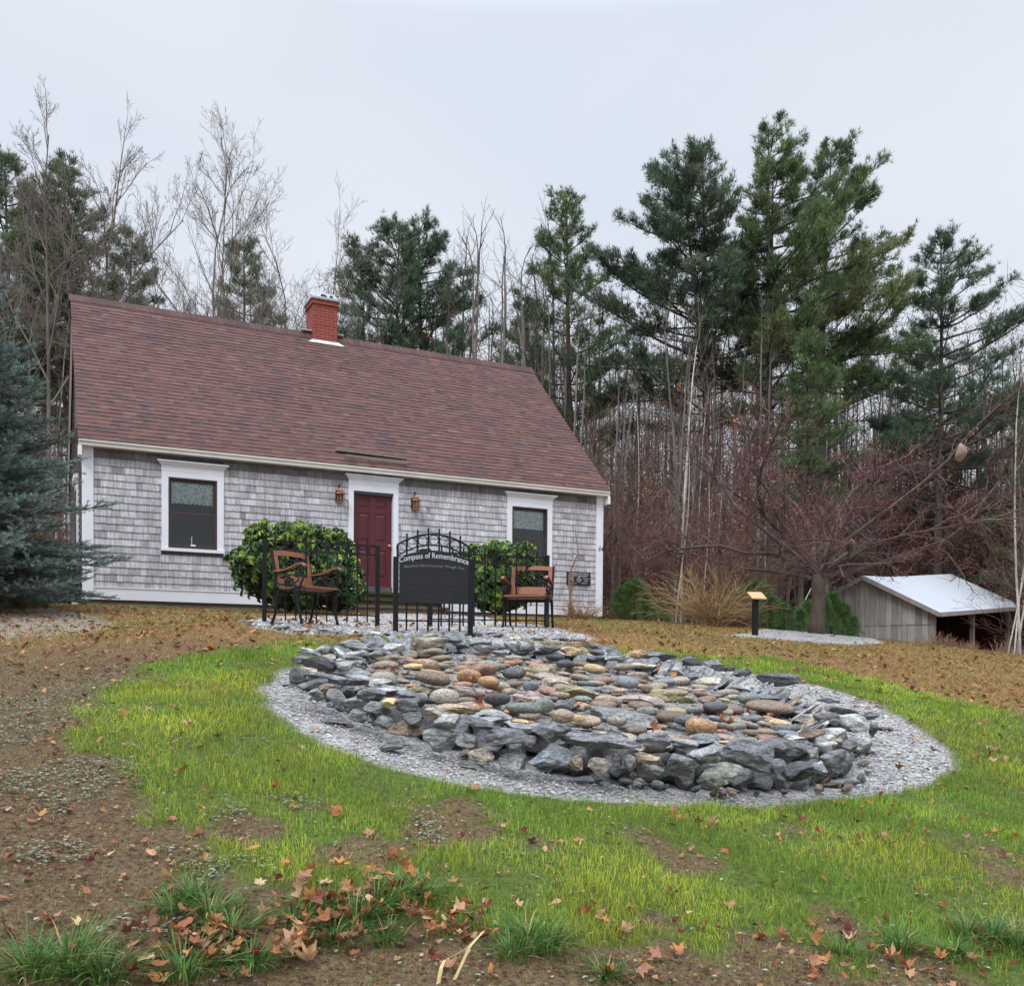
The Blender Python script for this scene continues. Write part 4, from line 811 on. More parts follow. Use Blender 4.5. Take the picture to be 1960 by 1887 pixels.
for (x0, y0, x1, y1, tn) in ringlist:
    if y1 > 1435 and y0 > 1424: y1 += 15
    cx, cy = (x0 + x1) / 2, (y0 + y1) / 2; p, face = rimpt(cx, cy, .27); D = p[1]; w = (x1 - x0) / FPX * D; h = (y1 - y0) / FPX * D; lp = .0
    low = face and p[2] < plane(p[0], p[1]) + .15
    if face: size = (w * 1.04, max(.15, w * .62), h * 1.06); out = .06
    else: size = (w * 1.10, max(.14, w * .62), max(.05, h * .82)); out = .0
    dv_ = np.array([p[0], p[1]]) / np.linalg.norm(p[:2])
    c = np.array([p[0] + dv_[0] * size[1] * .30, p[1] + dv_[1] * size[1] * .30, p[2]])
    if not face: c[2] = max(c[2], plane(c[0], c[1]) + .05)
    put_rock('wall_stone', tuple(c), size, (R(random.uniform(-7, 7)), R(random.uniform(-6, 10)), -math.atan2(dv_[0], dv_[1]) * .8 + R(random.uniform(-8, 8))), tn, 'slab', 'low' if low else ('face' if face else 'rim'), sub=4 if w * 60 > 9 and D < 7.6 else 3)
# unseen and half-seen stones that close the ring: a lower course all round and slanting slates inside the far rim
ang = 0; r_ = random.Random(9)
while ang < 360:
    w = r_.uniform(.18, .28); a = R(ang); rad = 2.03; x, y = RC[0] + rad * math.sin(a), RC[1] + rad * math.cos(a)
    put_rock('wall_stone', (x, y, tzf(x, y) + .06), (w, .26, .23), (R(r_.uniform(-6, 6)), R(r_.uniform(-6, 6)), -a), r_.choice('DKKKD'), 'slab', 'base'); ang += math.degrees(w * .92 / rad)  # dark tones on purpose: gap shade between upper stones put into the colour
ang = 0
while ang < 360:
    w = r_.uniform(.20, .36); a = R(ang); rad = 1.92; x, y = RC[0] + rad * math.sin(a), RC[1] + rad * math.cos(a)
    put_rock('wall_stone', (x, y, plane(x, y) + .17), (w, .36, .10), (R(r_.uniform(-10, 10)), R(r_.uniform(-8, 8)), -a), r_.choice('DDGDGLW'), 'slab', 'mid'); ang += math.degrees(w * .98 / rad)
ang = -100
while ang < 125:
    w = r_.uniform(.13, .24); a = R(ang); rad = 1.86; x, y = RC[0] + rad * math.sin(a), RC[1] + rad * math.cos(a)
    put_rock('leaning_slate', (x, y, plane(x, y) + .175), (w, .36, .045), (R(38), 0, -a + R(r_.uniform(-25, 10))), r_.choice('BDDGBGDLT'), 'slab', 'slant'); ang += math.degrees(w * .75 / rad)
ang = 128
while ang < 258:
    w = r_.uniform(.18, .32); a = R(ang); rad = 1.86; x, y = RC[0] + rad * math.sin(a), RC[1] + rad * math.cos(a)
    put_rock('leaning_slate', (x, y, plane(x, y) + .185), (w, .26, .05), (R(10), 0, -a + R(r_.uniform(-25, 25))), r_.choice('GWLDGTY'), 'slab', 'slant'); ang += math.degrees(w * .98 / rad)
# gravel heap that fills the ring
gm = MB(); rs = np.linspace(0, 1.80, 30); th = np.linspace(0, 2 * math.pi, 97)[:-1]
RRR, TT = np.meshgrid(rs, th, indexing='ij'); X = RC[0] + RRR * np.sin(TT); Y = RC[1] + RRR * np.cos(TT)
Z = plane(X, Y) + .105 + .06 * smooth(1.6, 2.05, RRR) + .012 * fbm(X, Y, 7, 3, 2) - .12 * smooth(1.77, 1.8, RRR)
i = np.arange(29)[:, None] * 96 + np.arange(96)[None]; i2 = np.arange(29)[:, None] * 96 + (np.arange(96)[None] + 1) % 96
gm.add(np.stack([X, Y, Z], -1).reshape(-1, 3), np.stack([i, i + 96, i2 + 96, i2], -1).reshape(-1, 4), (.5, .5, .5))
fillm = mat('grey_chippings', (.17, .165, .16), .9, .5, 60, bump=.01, bscale=45, col2=(.28, .265, .245), detail=6)
tag(gm.build('gravel_fill', fillm, smooth=True), 'grey gravel between the cobbles inside the stone ring', 'gravel', kind='stuff')
# cobbles and slabs of the bed
occ = []
def bedpt(px, py, h=.16):
    d = raydir(px, py); D = np.arange(4.8, 11.5, .01); P = CAM + d / d[1] * D[:, None]; k = np.argmax(P[:, 2] < plane(P[:, 0], P[:, 1]) + h); return P[k]
slabs = [(853, 1313, 957, 1335, 'P'), (980, 1322, 1067, 1341, 'P'), (1057, 1305, 1172, 1337, 'M'), (1027, 1296, 1097, 1314, 'P'), (994, 1266, 1074, 1297, 'M'), (1114, 1338, 1254, 1394, 'G'), (1167, 1320, 1271, 1351, 'P'), (1221, 1319, 1328, 1341, 'M'), (782, 1314, 835, 1330, 'M'), (1060, 1334, 1112, 1362, 'D')]
for (x0, y0, x1, y1, tn) in slabs:
    p = bedpt((x0 + x1) / 2, (y0 + y1) / 2, .16); D = p[1]; w = (x1 - x0) / FPX * D; h = (y1 - y0) / FPX * D
    dp = min(w * 1.0, max(.15, (h - .05) / .30)); put_rock('flat_slab', (p[0], p[1], p[2] - .02), (w, dp, .11), (R(7), R(6), R(random.uniform(-12, 12))), tn, 'slab', 'bed', strata=0, sub=4); occ.append((p[0], p[1], w / 2.1, dp / 2.1))
cob = [(821, 1317, 879, 1352, 'W'), (967, 1342, 1036, 1366, 'V'), (1017, 1335, 1061, 1366, 'V'), (795, 1285, 866, 1312, 'N'), (872, 1280, 921, 1309, 'O'), (915, 1293, 958, 1317, 'O'), (999, 1302, 1031, 1324, 'B'), (962, 1278, 1006, 1300, 'K'), (1045, 1248, 1083, 1267, 'K'), (1063, 1262, 1102, 1280, 'K'), (1117, 1270, 1160, 1290, 'Y'), (912, 1263, 970, 1285, 'V'), (895, 1268, 951, 1295, 'R'), (1179, 1293, 1222, 1317, 'B'), (1172, 1267, 1215, 1284, 'W'), (1312, 1374, 1372, 1406, 'O'), (1054, 1357, 1101, 1384, 'T'), (1256, 1359, 1316, 1384, 'N'), (1290, 1369, 1332, 1389, 'K'), (1344, 1342, 1396, 1362, 'K'), (1218, 1352, 1265, 1372, 'V'), (1325, 1402, 1381, 1427, 'B'), (1424, 1340, 1517, 1365, 'N'), (1412, 1325, 1455, 1349, 'V'), (710, 1284, 765, 1312, 'W'), (808, 1262, 840, 1284, 'T'), (959, 1316, 988, 1330, 'T'), (993, 1365, 1034, 1378, 'N'), (1088, 1366, 1120, 1382, 'Y'), (1160, 1370, 1200, 1390, 'W'), (881, 1349, 923, 1363, 'R'), (925, 1324, 980, 1350, 'K')]
for (x0, y0, x1, y1, tn) in cob:
    p = bedpt((x0 + x1) / 2, (y0 + y1) / 2, .19); D = p[1]; w = (x1 - x0) / FPX * D; h = (y1 - y0) / FPX * D
    put_rock('cobble', tuple(p), (w, w * random.uniform(.62, .85), h * .95), (R(7 + random.uniform(-5, 5)), R(random.uniform(-2, 8)), R(random.uniform(-15, 15))), tn, 'round', 'bed'); occ.append((p[0], p[1], w / 2.05, w * .36))
r_ = random.Random(12); cnt = 0
for _ in range(9000):
    a = r_.uniform(0, 6.283); rad = 1.72 * math.sqrt(r_.random()); x, y = RC[0] + rad * math.cos(a), RC[1] + rad * math.sin(a)
    w = r_.uniform(.13, .25) * (1 if cnt < 90 else .68); dp = w * r_.uniform(.6, .8)
    if any(abs(x - ox) < (w / 2 + ow) * .80 and abs(y - oy) < (dp / 2 + od) * .72 for ox, oy, ow, od in occ): continue
    occ.append((x, y, w / 2, dp / 2)); h = w * r_.uniform(.25, .38); cnt += 1
    put_rock('cobble', (x, y, plane(x, y) + .11 + h * .38), (w, dp, h), (R(r_.uniform(-4, 14)), R(r_.uniform(-6, 12)), R(r_.uniform(-40, 40))), r_.choice('NWTNOWTNPTVDNTOWTRBYN'), 'round', 'bed', sub=3)
    if cnt > 225: break
# patio edging and loose flat stones
for (px, py, w, tn) in [(468, 1190, 30, 'G'), (500, 1196, 34, 'L'), (535, 1201, 40, 'G'), (575, 1206, 38, 'W'), (612, 1207, 34, 'G'), (645, 1209, 30, 'D'), (680, 1211, 38, 'L'), (716, 1213, 34, 'L'), (752, 1216, 36, 'G'), (790, 1219, 40, 'D'), (825, 1216, 28, 'W'), (862, 1218, 36, 'D'), (905, 1214, 34, 'G'), (950, 1217, 36, 'D'), (985, 1220, 34, 'W'), (1030, 1222, 30, 'G'), (1075, 1222, 34, 'D'), (1110, 1224, 30, 'G'), (520, 1187, 30, 'G'), (1015, 1209, 22, 'R'), (935, 1211, 30, 'L'), (647, 1380, 62, 'D'), (740, 1430, 60, 'D'), (560, 1310, 40, 'D'), (1590, 1500, 60, 'N'), (1270, 1488, 44, 'W'), (1650, 1437, 40, 'D'), (1690, 1392, 34, 'D'), (1250, 1500, 40, 'K'), (900, 1462, 60, 'G'), (1400, 1510, 30, 'T'), (1120, 1488, 80, 'D')]:
    p = gp(px, py); w = w / FPX * p[1]; nm = 'edging_stone' if py < 1300 else 'flat_stone'
    put_rock(nm, (p[0], p[1], p[2] + (.0 if py < 1300 else -.005)), (w * 1.15, w * .75, .05 if py < 1300 else .035), (R(random.uniform(-3, 8)), R(random.uniform(-8, 8)), R(random.uniform(-30, 30))), tn, 'slab', 'edge' if py < 1300 else 'loose', sub=3)
# small chinking stones at the foot of the wall
r_ = random.Random(21)
for k in range(46):
    a = R(r_.uniform(95, 265)); rad = r_.uniform(2.14, 2.26); x, y = RC[0] + rad * math.sin(a), RC[1] + rad * math.cos(a); w = r_.uniform(.05, .10)
    put_rock('chinking_stone', (x, y, tzf(x, y) + w * .15), (w, w * .8, w * .55), (R(r_.uniform(-30, 30)), R(r_.uniform(-30, 30)), R(r_.uniform(0, 360))), r_.choice('DDGKGN'), 'slab', 'chink', sub=2)
# labels
side = lambda c: math.degrees(math.atan2(c[0] - RC[0], c[1] - RC[1])) % 360
place = {'low': 'in the bottom course of the ring wall', 'face': 'in the top course of the ring wall', 'rim': 'lying on the rim of the ring wall', 'base': 'in the shade-toned footing of the ring wall', 'mid': 'in the capping under the ring rim', 'slant': 'leaning inside the ring wall', 'chink': 'small, at the foot of the ring wall'}
for wh in place:
    L_ = sorted([s for s in STONES if s[2] == wh], key=lambda s: side(s[3]))
    for k, (o, tn, _, c, sz) in enumerate(L_):
        o['label'] = f"{TONE[tn]} stone {place[wh]}, {ordinal(k + 1)} clockwise from the sign"; o['group'] = 'stones of the dry-laid ring'
for wh, ph, gr in (('edge', 'flat stone edging the gravel patio', 'patio edging stones'), ('loose', 'flat stone on the gravel outside the ring', 'loose flat stones')):
    for k, (o, tn, _, c, sz) in enumerate(sorted([s for s in STONES if s[2] == wh], key=lambda s: s[3][0])): o['label'] = f"{TONE[tn]} {ph}, {ordinal(k + 1)} from the left"; o['group'] = gr
bed = sorted([s for s in STONES if s[2] == 'bed'], key=lambda s: -s[3][1]); rows = 12
for q in range(rows):
    part = sorted(bed[q * len(bed) // rows:(q + 1) * len(bed) // rows], key=lambda s: s[3][0])
    for k, (o, tn, _, c, sz) in enumerate(part):
        kd = 'flat slab' if o.name.startswith('flat') else 'rounded cobble'
        o['label'] = f"{TONE[tn]} {kd} inside the ring, {ordinal(q + 1)} row from the back, {ordinal(k + 1)} from left"; o['group'] = 'cobbles and slabs inside the ring'

# ================================================================== FALLEN LEAVES
def leafshape(seed, kind):
    r = np.random.default_rng(seed)
    if kind == 'maple': A = [(-90, .18), (-60, .42), (-48, .40), (-25, .72), (-12, .66), (2, .60), (10, .56), (28, .92), (38, .74), (48, .78), (60, .56), (72, .60), (82, .84), (90, 1.12)]
    else: A = [(-90, .5), (-60, .42), (-30, .30), (-5, .36), (15, .28), (30, .42), (45, .38), (60, .62), (70, .55), (80, .85), (90, 1.05)]
    pts = [(a, d) for a, d in A] + [(180 - a, d) for a, d in A[::-1][1:-1]]
    ring_ = np.array([(math.cos(R(a)) * d * r.uniform(.9, 1.1), math.sin(R(a)) * d * r.uniform(.9, 1.1)) for a, d in pts]) * .5
    mid = ring_ * .5; V = np.r_[[[0, 0]], mid, ring_]; n = len(ring_)
    cu, cv, ph, fo = r.uniform(.3, 3.2), r.uniform(-1.2, 2.2), r.uniform(0, 6, 2), r.uniform(.0, 1.4)
    rad = np.hypot(V[:, 0], V[:, 1]); z = cu * .5 * V[:, 0] ** 2 * 1.2 + cv * .5 * V[:, 1] ** 2 + fo * .45 * np.abs(V[:, 0]) + .10 * np.sin(V[:, 0] * 12 + ph[0]) * np.sin(V[:, 1] * 11 + ph[1]) * rad * 2
    k = np.arange(n); k2 = (k + 1) % n
    F = [np.stack([np.zeros(n, int), 1 + k, 1 + k2], -1), np.stack([1 + k, 1 + n + k, 1 + n + k2, 1 + k2], -1)]
    return np.c_[V, z], F, V
LC = {'rust': (.30, .11, .045), 'orange': (.43, .20, .075), 'dark red': (.14, .03, .02), 'tan': (.44, .27, .15), 'pinkish brown': (.34, .165, .10), 'brown': (.17, .08, .04), 'pale straw': (.50, .36, .19)}
lvm = {}
for ci, (cn, cc_l) in enumerate(LC.items()):
    for s in range(6):
        V, F, V2 = leafshape(s * 7 + ci, 'maple' if s < 4 else 'oak'); mb = MB(); cl = np.tile(np.array(cc_l), (len(V), 1)) * (1.15 - .35 * (np.hypot(V2[:, 0], V2[:, 1]) < .01))[:, None]; mb.add(V, F, cl)
        P = np.array([(0, -.08, .0), (.02, -.3, .02), (.05, -.5, .05)]); mb.tube(P, .012, 3, np.array(cc_l) * .7); me = mb.mesh('fallen_leaf'); me.materials.append(dryleaf); lvm[cn, s] = me
r_ = random.Random(33); lv = []
def leaf_at(px, py, size=None, cn=None, pile=0):
    p = gp(px, py); cn = cn or r_.choices(list(LC), [5, 4, 1.5, 3, 3, 2.5, 1])[0]; s = r_.randrange(6)
    o = bpy.data.objects.new('fallen_leaf', lvm[cn, s]); COL.objects.link(o); sz = .88 * (size or r_.uniform(.045, .095)); o.scale = (sz, sz, sz)
    o.location = (p[0], p[1], tzf(p[0], p[1]) + .012 + pile + sz * .1); o.rotation_euler = (R(r_.gauss(0, 28)), R(r_.gauss(0, 28)), r_.uniform(0, 6.28)); o['category'] = 'leaf'; lv.append((o, cn, p, px, py)); return o
for (px, py, cn, s) in [(482, 1634, 'orange', .09), (748, 1650, 'rust', .09), (713, 1672, 'orange', .07), (745, 1706, 'pale straw', .12), (1066, 1735, 'tan', .09), (1152, 1758, 'pinkish brown', .10), (1075, 1790, 'brown', .07), (985, 1725, 'orange', .08), (992, 1742, 'tan', .08), (285, 1367, 'tan', .08), (365, 1392, 'tan', .09), (262, 1505, 'pinkish brown', .08), (90, 1772, 'pinkish brown', .10), (1150, 1648, 'tan', .07), (1292, 1716, 'dark red', .08), (1285, 1560, 'rust', .09), (1290, 1570, 'rust', .10), (910, 1517, 'orange', .09), (1395, 1635, 'rust', .08), (1625, 1808, 'dark red', .10), (1620, 1790, 'dark red', .09), (1875, 1817, 'pinkish brown', .10), (1860, 1845, 'orange', .09), (1460, 1795, 'rust', .10), (1495, 1800, 'pinkish brown', .10), (1765, 1826, 'rust', .08), (1705, 1840, 'tan', .10), (1745, 1588, 'rust', .10), (1770, 1600, 'tan', .09), (1685, 1530, 'rust', .12), (1700, 1400, 'pinkish brown', .10), (1580, 1500, 'brown', .10), (700, 1385, 'brown', .07), (1905, 1440, 'rust', .14), (1920, 1456, 'tan', .10), (860, 1860, 'pinkish brown', .1), (1300, 1830, 'orange', .09), (1220, 1868, 'pinkish brown', .1), (560, 1820, 'rust', .12), (600, 1500, 'brown', .07), (545, 1475, 'brown', .08)]:
    leaf_at(px, py, s, cn)
def scat(n, fx, fy, sz, pile=0, cn=None):
    for _ in range(n): leaf_at(fx(), fy(), r_.uniform(*sz), cn, pile * r_.random())
scat(44, lambda: r_.gauss(690, 75), lambda: r_.gauss(1735, 24), (.06, .11), .05); scat(34, lambda: r_.gauss(470, 120), lambda: r_.gauss(1815, 26), (.07, .12), .05)
scat(16, lambda: r_.gauss(850, 40), lambda: r_.gauss(1775, 22), (.06, .11), .04); scat(40, lambda: r_.uniform(430, 1960), lambda: r_.uniform(1560, 1885), (.04, .10)); scat(34, lambda: r_.uniform(1150, 1960), lambda: r_.uniform(1760, 1885), (.06, .10))
scat(22, lambda: r_.uniform(1330, 1960), lambda: r_.uniform(1530, 1640), (.05, .11)); scat(14, lambda: r_.uniform(200, 700), lambda: r_.uniform(1320, 1560), (.05, .09)); scat(14, lambda: r_.uniform(0, 400), lambda: r_.uniform(1560, 1860), (.06, .10))
scat(12, lambda: r_.uniform(1660, 1960), lambda: r_.uniform(1330, 1480), (.06, .12)); scat(10, lambda: r_.uniform(850, 1500), lambda: r_.uniform(1545, 1620), (.05, .09)); scat(16, lambda: r_.uniform(230, 640), lambda: r_.uniform(1190, 1250), (.07, .13), 0, 'orange')
# leaves caught between the cobbles
for (px, py) in [(888, 1262), (878, 1272), (905, 1300), (940, 1330), (958, 1322), (755, 1285), (780, 1290), (920, 1344), (1002, 1290), (1380, 1377), (1400, 1380), (1365, 1345), (1255, 1390), (1105, 1350), (1430, 1362), (1330, 1380), (1290, 1292), (1182, 1292), (1475, 1370)]:
    o = leaf_at(px, py, r_.uniform(.08, .12), r_.choice(['rust', 'rust', 'dark red', 'orange'])); p = bedpt(px, py, .20); o.location = (p[0], p[1], plane(p[0], p[1]) + .20); lv[-1] = (o, lv[-1][1], p, px, py)
def zone(px, py, p):
    if math.hypot(p[0] - RC[0], p[1] - RC[1]) < 2.2: return 'caught among the cobbles inside the ring'
    if py < 1260: return 'on the dry grass before the patio'
    if py > 1700 and px < 620: return 'in the left foreground heap by grass tufts'
    if py > 1690 and px < 960: return 'in the centre foreground heap by grass tufts'
    if py > 1700: return 'on the worn lawn in the right foreground'
    if px < 430: return 'on the weedy soil at the left'
    if px < 1000: return 'on the green lawn left of the ring'
    if py < 1500: return 'on the grass right of the gravel'
    return 'on the green lawn in front of the ring'
lv.sort(key=lambda q: (-q[4] // 1, q[3])); zc = {}
for (o, cn, p, px, py) in sorted(lv, key=lambda q: q[3]):
    z = zone(px, py, p); k = zc[z, cn] = zc.get((z, cn), 0) + 1; o['label'] = f"{cn} leaf {z}, {ordinal(k)} such from left"; o['group'] = 'fallen leaves'
# small litter nobody could count: heaps of overlapping leaves and crumbs
mb = MB(); n = 13000
def heap(cnt, cx, cy, sx, sy, s0, s1):
    for _ in range(cnt):
        p = gp(r_.gauss(cx, sx), min(1930, r_.gauss(cy, sy))); cn = r_.choices(list(LC), [5, 4, 1.5, 3, 3, 3, .6])[0]; V, F, V2 = leafshape(r_.randrange(9999), 'maple' if r_.random() < .6 else 'oak'); sz = .86 * r_.uniform(s0, s1)
        Mx = np.array(Matrix.Rotation(r_.uniform(0, 6.28), 3, 'Z') @ Matrix.Rotation(r_.gauss(0, .3), 3, 'X') @ Matrix.Rotation(r_.gauss(0, .3), 3, 'Y')); mb.add(V @ Mx.T * sz + p + (0, 0, .012 + r_.random() * .05), F, np.array(LC[cn]) * r_.uniform(.6, 1.1))
heap(70, 680, 1730, 90, 22, .05, .09); heap(75, 450, 1825, 130, 26, .05, .10); heap(25, 860, 1780, 45, 22, .05, .09); heap(40, 1500, 1840, 250, 30, .04, .08); heap(60, 900, 1650, 500, 80, .025, .05); heap(40, 1750, 1570, 150, 50, .04, .08); heap(90, 170, 1620, 190, 130, .02, .055); heap(25, 1800, 1420, 80, 50, .05, .08)
D = 2.6 + 20 * rng.random(n) ** 1.25; X = (rng.random(n) * 2 - 1) * (D * .60 + .4); lu, gr_, we = masks(X, D); ringd = np.hypot(X - RC[0], D - RC[1])
band = 1.3 * np.exp(-((D - 11.5) / 3.5) ** 2) + .35 + .8 * (X < -1.6) + .5 * (D > 13); keep = (ringd > 2.45) & (rng.random(n) < np.clip(band * (1.05 - .8 * lu) * (1 - .8 * gr_), 0, 1)); X, D = X[keep], D[keep]; n = len(X)
Z = tz(X, D) + .012; s = rng.uniform(.008, .028, n) * np.clip(D / 7, .6, 1.5); a = rng.uniform(0, 6.28, n); tl = rng.normal(0, .35, (n, 2))
base = np.array([(-1, -.6, 0), (1, -.5, .25), (.9, .6, 0), (-.8, .7, .35)]); ca, sa_ = np.cos(a), np.sin(a)
V = np.stack([X[:, None] + s[:, None] * (base[:, 0] * ca[:, None] - base[:, 1] * sa_[:, None]), D[:, None] + s[:, None] * (base[:, 0] * sa_[:, None] + base[:, 1] * ca[:, None]), Z[:, None] + s[:, None] * (base[:, 2] + base[:, 0] * tl[:, :1] + base[:, 1] * tl[:, 1:] * .5 + .2)], -1).reshape(-1, 3)
cols = np.array(list(LC.values()))[rng.choice(7, n, p=[.32, .24, .06, .10, .10, .15, .03])] * rng.uniform(.6, 1.1, (n, 1))
mb.add(V, np.arange(n * 4).reshape(-1, 4), np.repeat(cols, 4, 0)); tag(mb.build('leaf_litter', dryleaf), 'crumbled brown leaf bits scattered over the ground', 'leaf litter', kind='stuff')

# ================================================================== GRASS, WEEDS, GRAVEL CHIPS
def blades(n, X, Y, H, Wd, C, name, label, cat, lean=.5, fork=1):
    Z = tz(X, Y); a = rng.uniform(0, 6.28, n); l = rng.uniform(.15, lean, n) * H; b = a + rng.normal(0, .5, n) + math.pi / 2
    dx, dy = np.cos(a), np.sin(a); wx, wy = np.cos(b) * Wd / 2, np.sin(b) * Wd / 2
    P0 = np.stack([X - wx, Y - wy, Z - .004], -1); P1 = np.stack([X + wx, Y + wy, Z - .004], -1)
    mx_, my_, mz = X + dx * l * .35, Y + dy * l * .35, Z + H * .6
    P2 = np.stack([mx_ + wx * .8, my_ + wy * .8, mz], -1); P3 = np.stack([mx_ - wx * .8, my_ - wy * .8, mz], -1); P4 = np.stack([X + dx * l, Y + dy * l, Z + H], -1)
    V = np.stack([P0, P1, P2, P3, P4], 1).reshape(-1, 3); i = np.arange(n)[:, None] * 5
    cc = np.repeat(C, 5, 0).reshape(n, 5, 3); cc[:, :2] *= .7; cc = cc.reshape(-1, 3)
    mb = MB(); mb.add(V, [i + np.array([[0, 1, 2, 3]]), i + np.array([[3, 2, 4]])], cc); return tag(mb.build(name, grassm), label, cat, kind='stuff')
def field(n, dmin, dmax, pw):
    D = dmin + (dmax - dmin) * rng.random(n) ** pw; X = (rng.random(n) * 2 - 1) * (D * .60 + .5); return X, D
X, Y = field(640000, 2.5, 15, 1.35); lu, gr_, we = masks(X, Y); ringd = np.hypot(X - RC[0], Y - RC[1])
patch = .5 + .5 * fbm(X, Y, 2.8, 3, 4); inl = 1 - smooth(-.2, .3, sdf(LUSH, X, Y)); pr = np.maximum(np.maximum(lu * (.10 + .9 * smooth(.15, .62, patch + .22 * fbm(X, Y, 9, 2, 7))), inl * (.13 + .28 * patch * (fbm(X, Y, 7, 2, 9) > 0))), .035) * (1 - gr_) * (.78 + .22 * rng.random(len(X)))
k = (rng.random(len(X)) < pr) & (ringd > 2.33); X, Y, lu, patch = X[k], Y[k], lu[k], patch[k]; n = len(X); sc2 = np.clip(Y / 5, .75, 2.4)
yel = smooth(.35, .75, .5 + .5 * fbm(X, Y, .9, 3, 6) + rng.normal(0, .10, n)); c0, c1, c2 = np.array((.24, .40, .045)), np.array((.50, .53, .06)), np.array((.11, .23, .035))
C = c0 * (1 - yel[:, None]) + c1 * yel[:, None]; dkm = rng.random(n)[:, None] < .22; C = np.where(dkm, c2, C) * rng.uniform(.6, 1.3, (n, 1)) * (.78 + .5 * smooth(.2, .8, .5 + .5 * fbm(X, Y, 1.7, 3, 2)))[:, None]; straw = rng.random(n) < .05; C[straw] = (.38, .28, .12)
H = rng.uniform(.014, .047, n) * (.55 + .6 * lu) * (.7 + .6 * patch); blades(n, X, Y, H, .0022 * sc2, C, 'grass', 'bright green grass of the lawn round the stone ring', 'grass', lean=1.1)
print('lawn blades', n)
X, Y = field(440000, 2.5, 26, 1.5); lu, gr_, we = masks(X, Y); ringd = np.hypot(X - RC[0], Y - RC[1]); k = (rng.random(len(X)) < (1 - lu * .85) * (1 - gr_) * .62) & (ringd > 2.4); X, Y = X[k], Y[k]; n = len(X)
far = smooth(7, 11, Y); pal2 = np.array([(.28, .165, .09), (.42, .31, .17), (.21, .11, .06), (.20, .27, .07), (.36, .27, .11), (.28, .14, .06)]); pn = rng.random(n)
idx = np.where(rng.random(n) < far * .55, rng.choice([4, 5, 3], n, p=[.45, .33, .22]), rng.choice([0, 1, 2, 3], n, p=[.3, .15, .25, .3])); C = pal2[idx] * rng.uniform(.6, 1.2, (n, 1)); gre = (Y > 9) & (fbm(X, Y, 1.1, 3, 5) > .0) & (rng.random(n) < .6); C[gre] = np.array((.25, .30, .06)) * rng.uniform(.7, 1.2, (gre.sum(), 1))
H = rng.uniform(.006, .036, n) * np.clip(Y / 7, .8, 1.8); blades(n, X, Y, H, .0021 * np.clip(Y / 5, .75, 4), C, 'dry_grass', 'short dry brown and tan grass on the worn ground', 'dry grass', lean=2.6)
# low grey-green weeds
X, Y = field(170000, 2.5, 14, 1.25); lu, gr_, we = masks(X, Y); n1 = fbm(X, Y, 3.5, 3, 8); k = rng.random(len(X)) < smooth(.22, .65, we * 1.25 + .25 * n1) * .85 + .03; ringd = np.hypot(X - RC[0], Y - RC[1]); k &= ringd > 2.5; X, Y = X[k], Y[k]; n = len(X); print('weeds', n)
Z = tz(X, Y) + .008 + rng.random(n) * .012; s = rng.uniform(.007, .021, n); a = rng.uniform(0, 6.28, n); base = np.array([(0, 0, 0), (.45, .6, .25), (0, 1.4, .15), (-.45, .6, .25)]); ca, sa_ = np.cos(a), np.sin(a)
V = np.stack([X[:, None] + s[:, None] * (base[:, 0] * ca[:, None] - base[:, 1] * sa_[:, None]), Y[:, None] + s[:, None] * (base[:, 0] * sa_[:, None] + base[:, 1] * ca[:, None]), Z[:, None] + s[:, None] * base[:, 2]], -1).reshape(-1, 3)
C = np.array([(.32, .37, .27), (.46, .49, .41), (.19, .27, .13), (.30, .13, .09)])[rng.choice(4, n, p=[.42, .26, .22, .10])] * rng.uniform(.75, 1.15, (n, 1))
mb = MB(); mb.add(V, np.arange(n * 4).reshape(-1, 4), np.repeat(C, 4, 0)); tag(mb.build('weeds', grassm), 'low grey-green weeds creeping over bare soil at the left', 'weeds', kind='stuff')
# gravel chips
X, Y = field(150000, 4.5, 22, 1.1); lu, gr_, we = masks(X, Y); ringd = np.hypot(X - RC[0], Y - RC[1]); inr = ringd < 1.76; k = ((gr_ > .65) & (ringd > 2.2) & (rng.random(len(X)) < .75)) | (inr & (rng.random(len(X)) < .55)) | ((gr_ > .03) & (Y < 8.5) & (ringd > 2.2) & (rng.random(len(X)) < .3)); X, Y, inr = X[k], Y[k], inr[k]; n = len(X); print('chips', n)
Z = np.where(inr, plane(X, Y) + .112 + .06 * smooth(1.6, 2.0, np.hypot(X - RC[0], Y - RC[1])), tz(X, Y) - .012); s = rng.uniform(.006, .015, n) * np.clip(Y / 7, .8, 2)
O8 = np.array([(1, 0, 0), (0, 1, 0), (-1, 0, 0), (0, -1, 0), (0, 0, .7), (0, 0, -.7)]); F8 = np.array([(0, 1, 4), (1, 2, 4), (2, 3, 4), (3, 0, 4)])
a = rng.uniform(0, 6.28, n); sx_ = rng.uniform(.6, 1.5, n); ca, sa_ = np.cos(a), np.sin(a); jit = rng.uniform(.7, 1.3, (n, 6))
V = np.stack([X[:, None] + s[:, None] * jit * sx_[:, None] * (O8[:, 0] * ca[:, None] - O8[:, 1] * sa_[:, None]), Y[:, None] + s[:, None] * jit * (O8[:, 0] * sa_[:, None] + O8[:, 1] * ca[:, None]), Z[:, None] + s[:, None] * jit * O8[:, 2]], -1).reshape(-1, 3)
C = .86 * np.array([(.17, .175, .19), (.34, .34, .345), (.48, .47, .455), (.64, .62, .60), (.38, .31, .25)])[rng.choice(5, n, p=[.2, .3, .3, .13, .07])] * np.where(inr, .55, 1)[:, None]
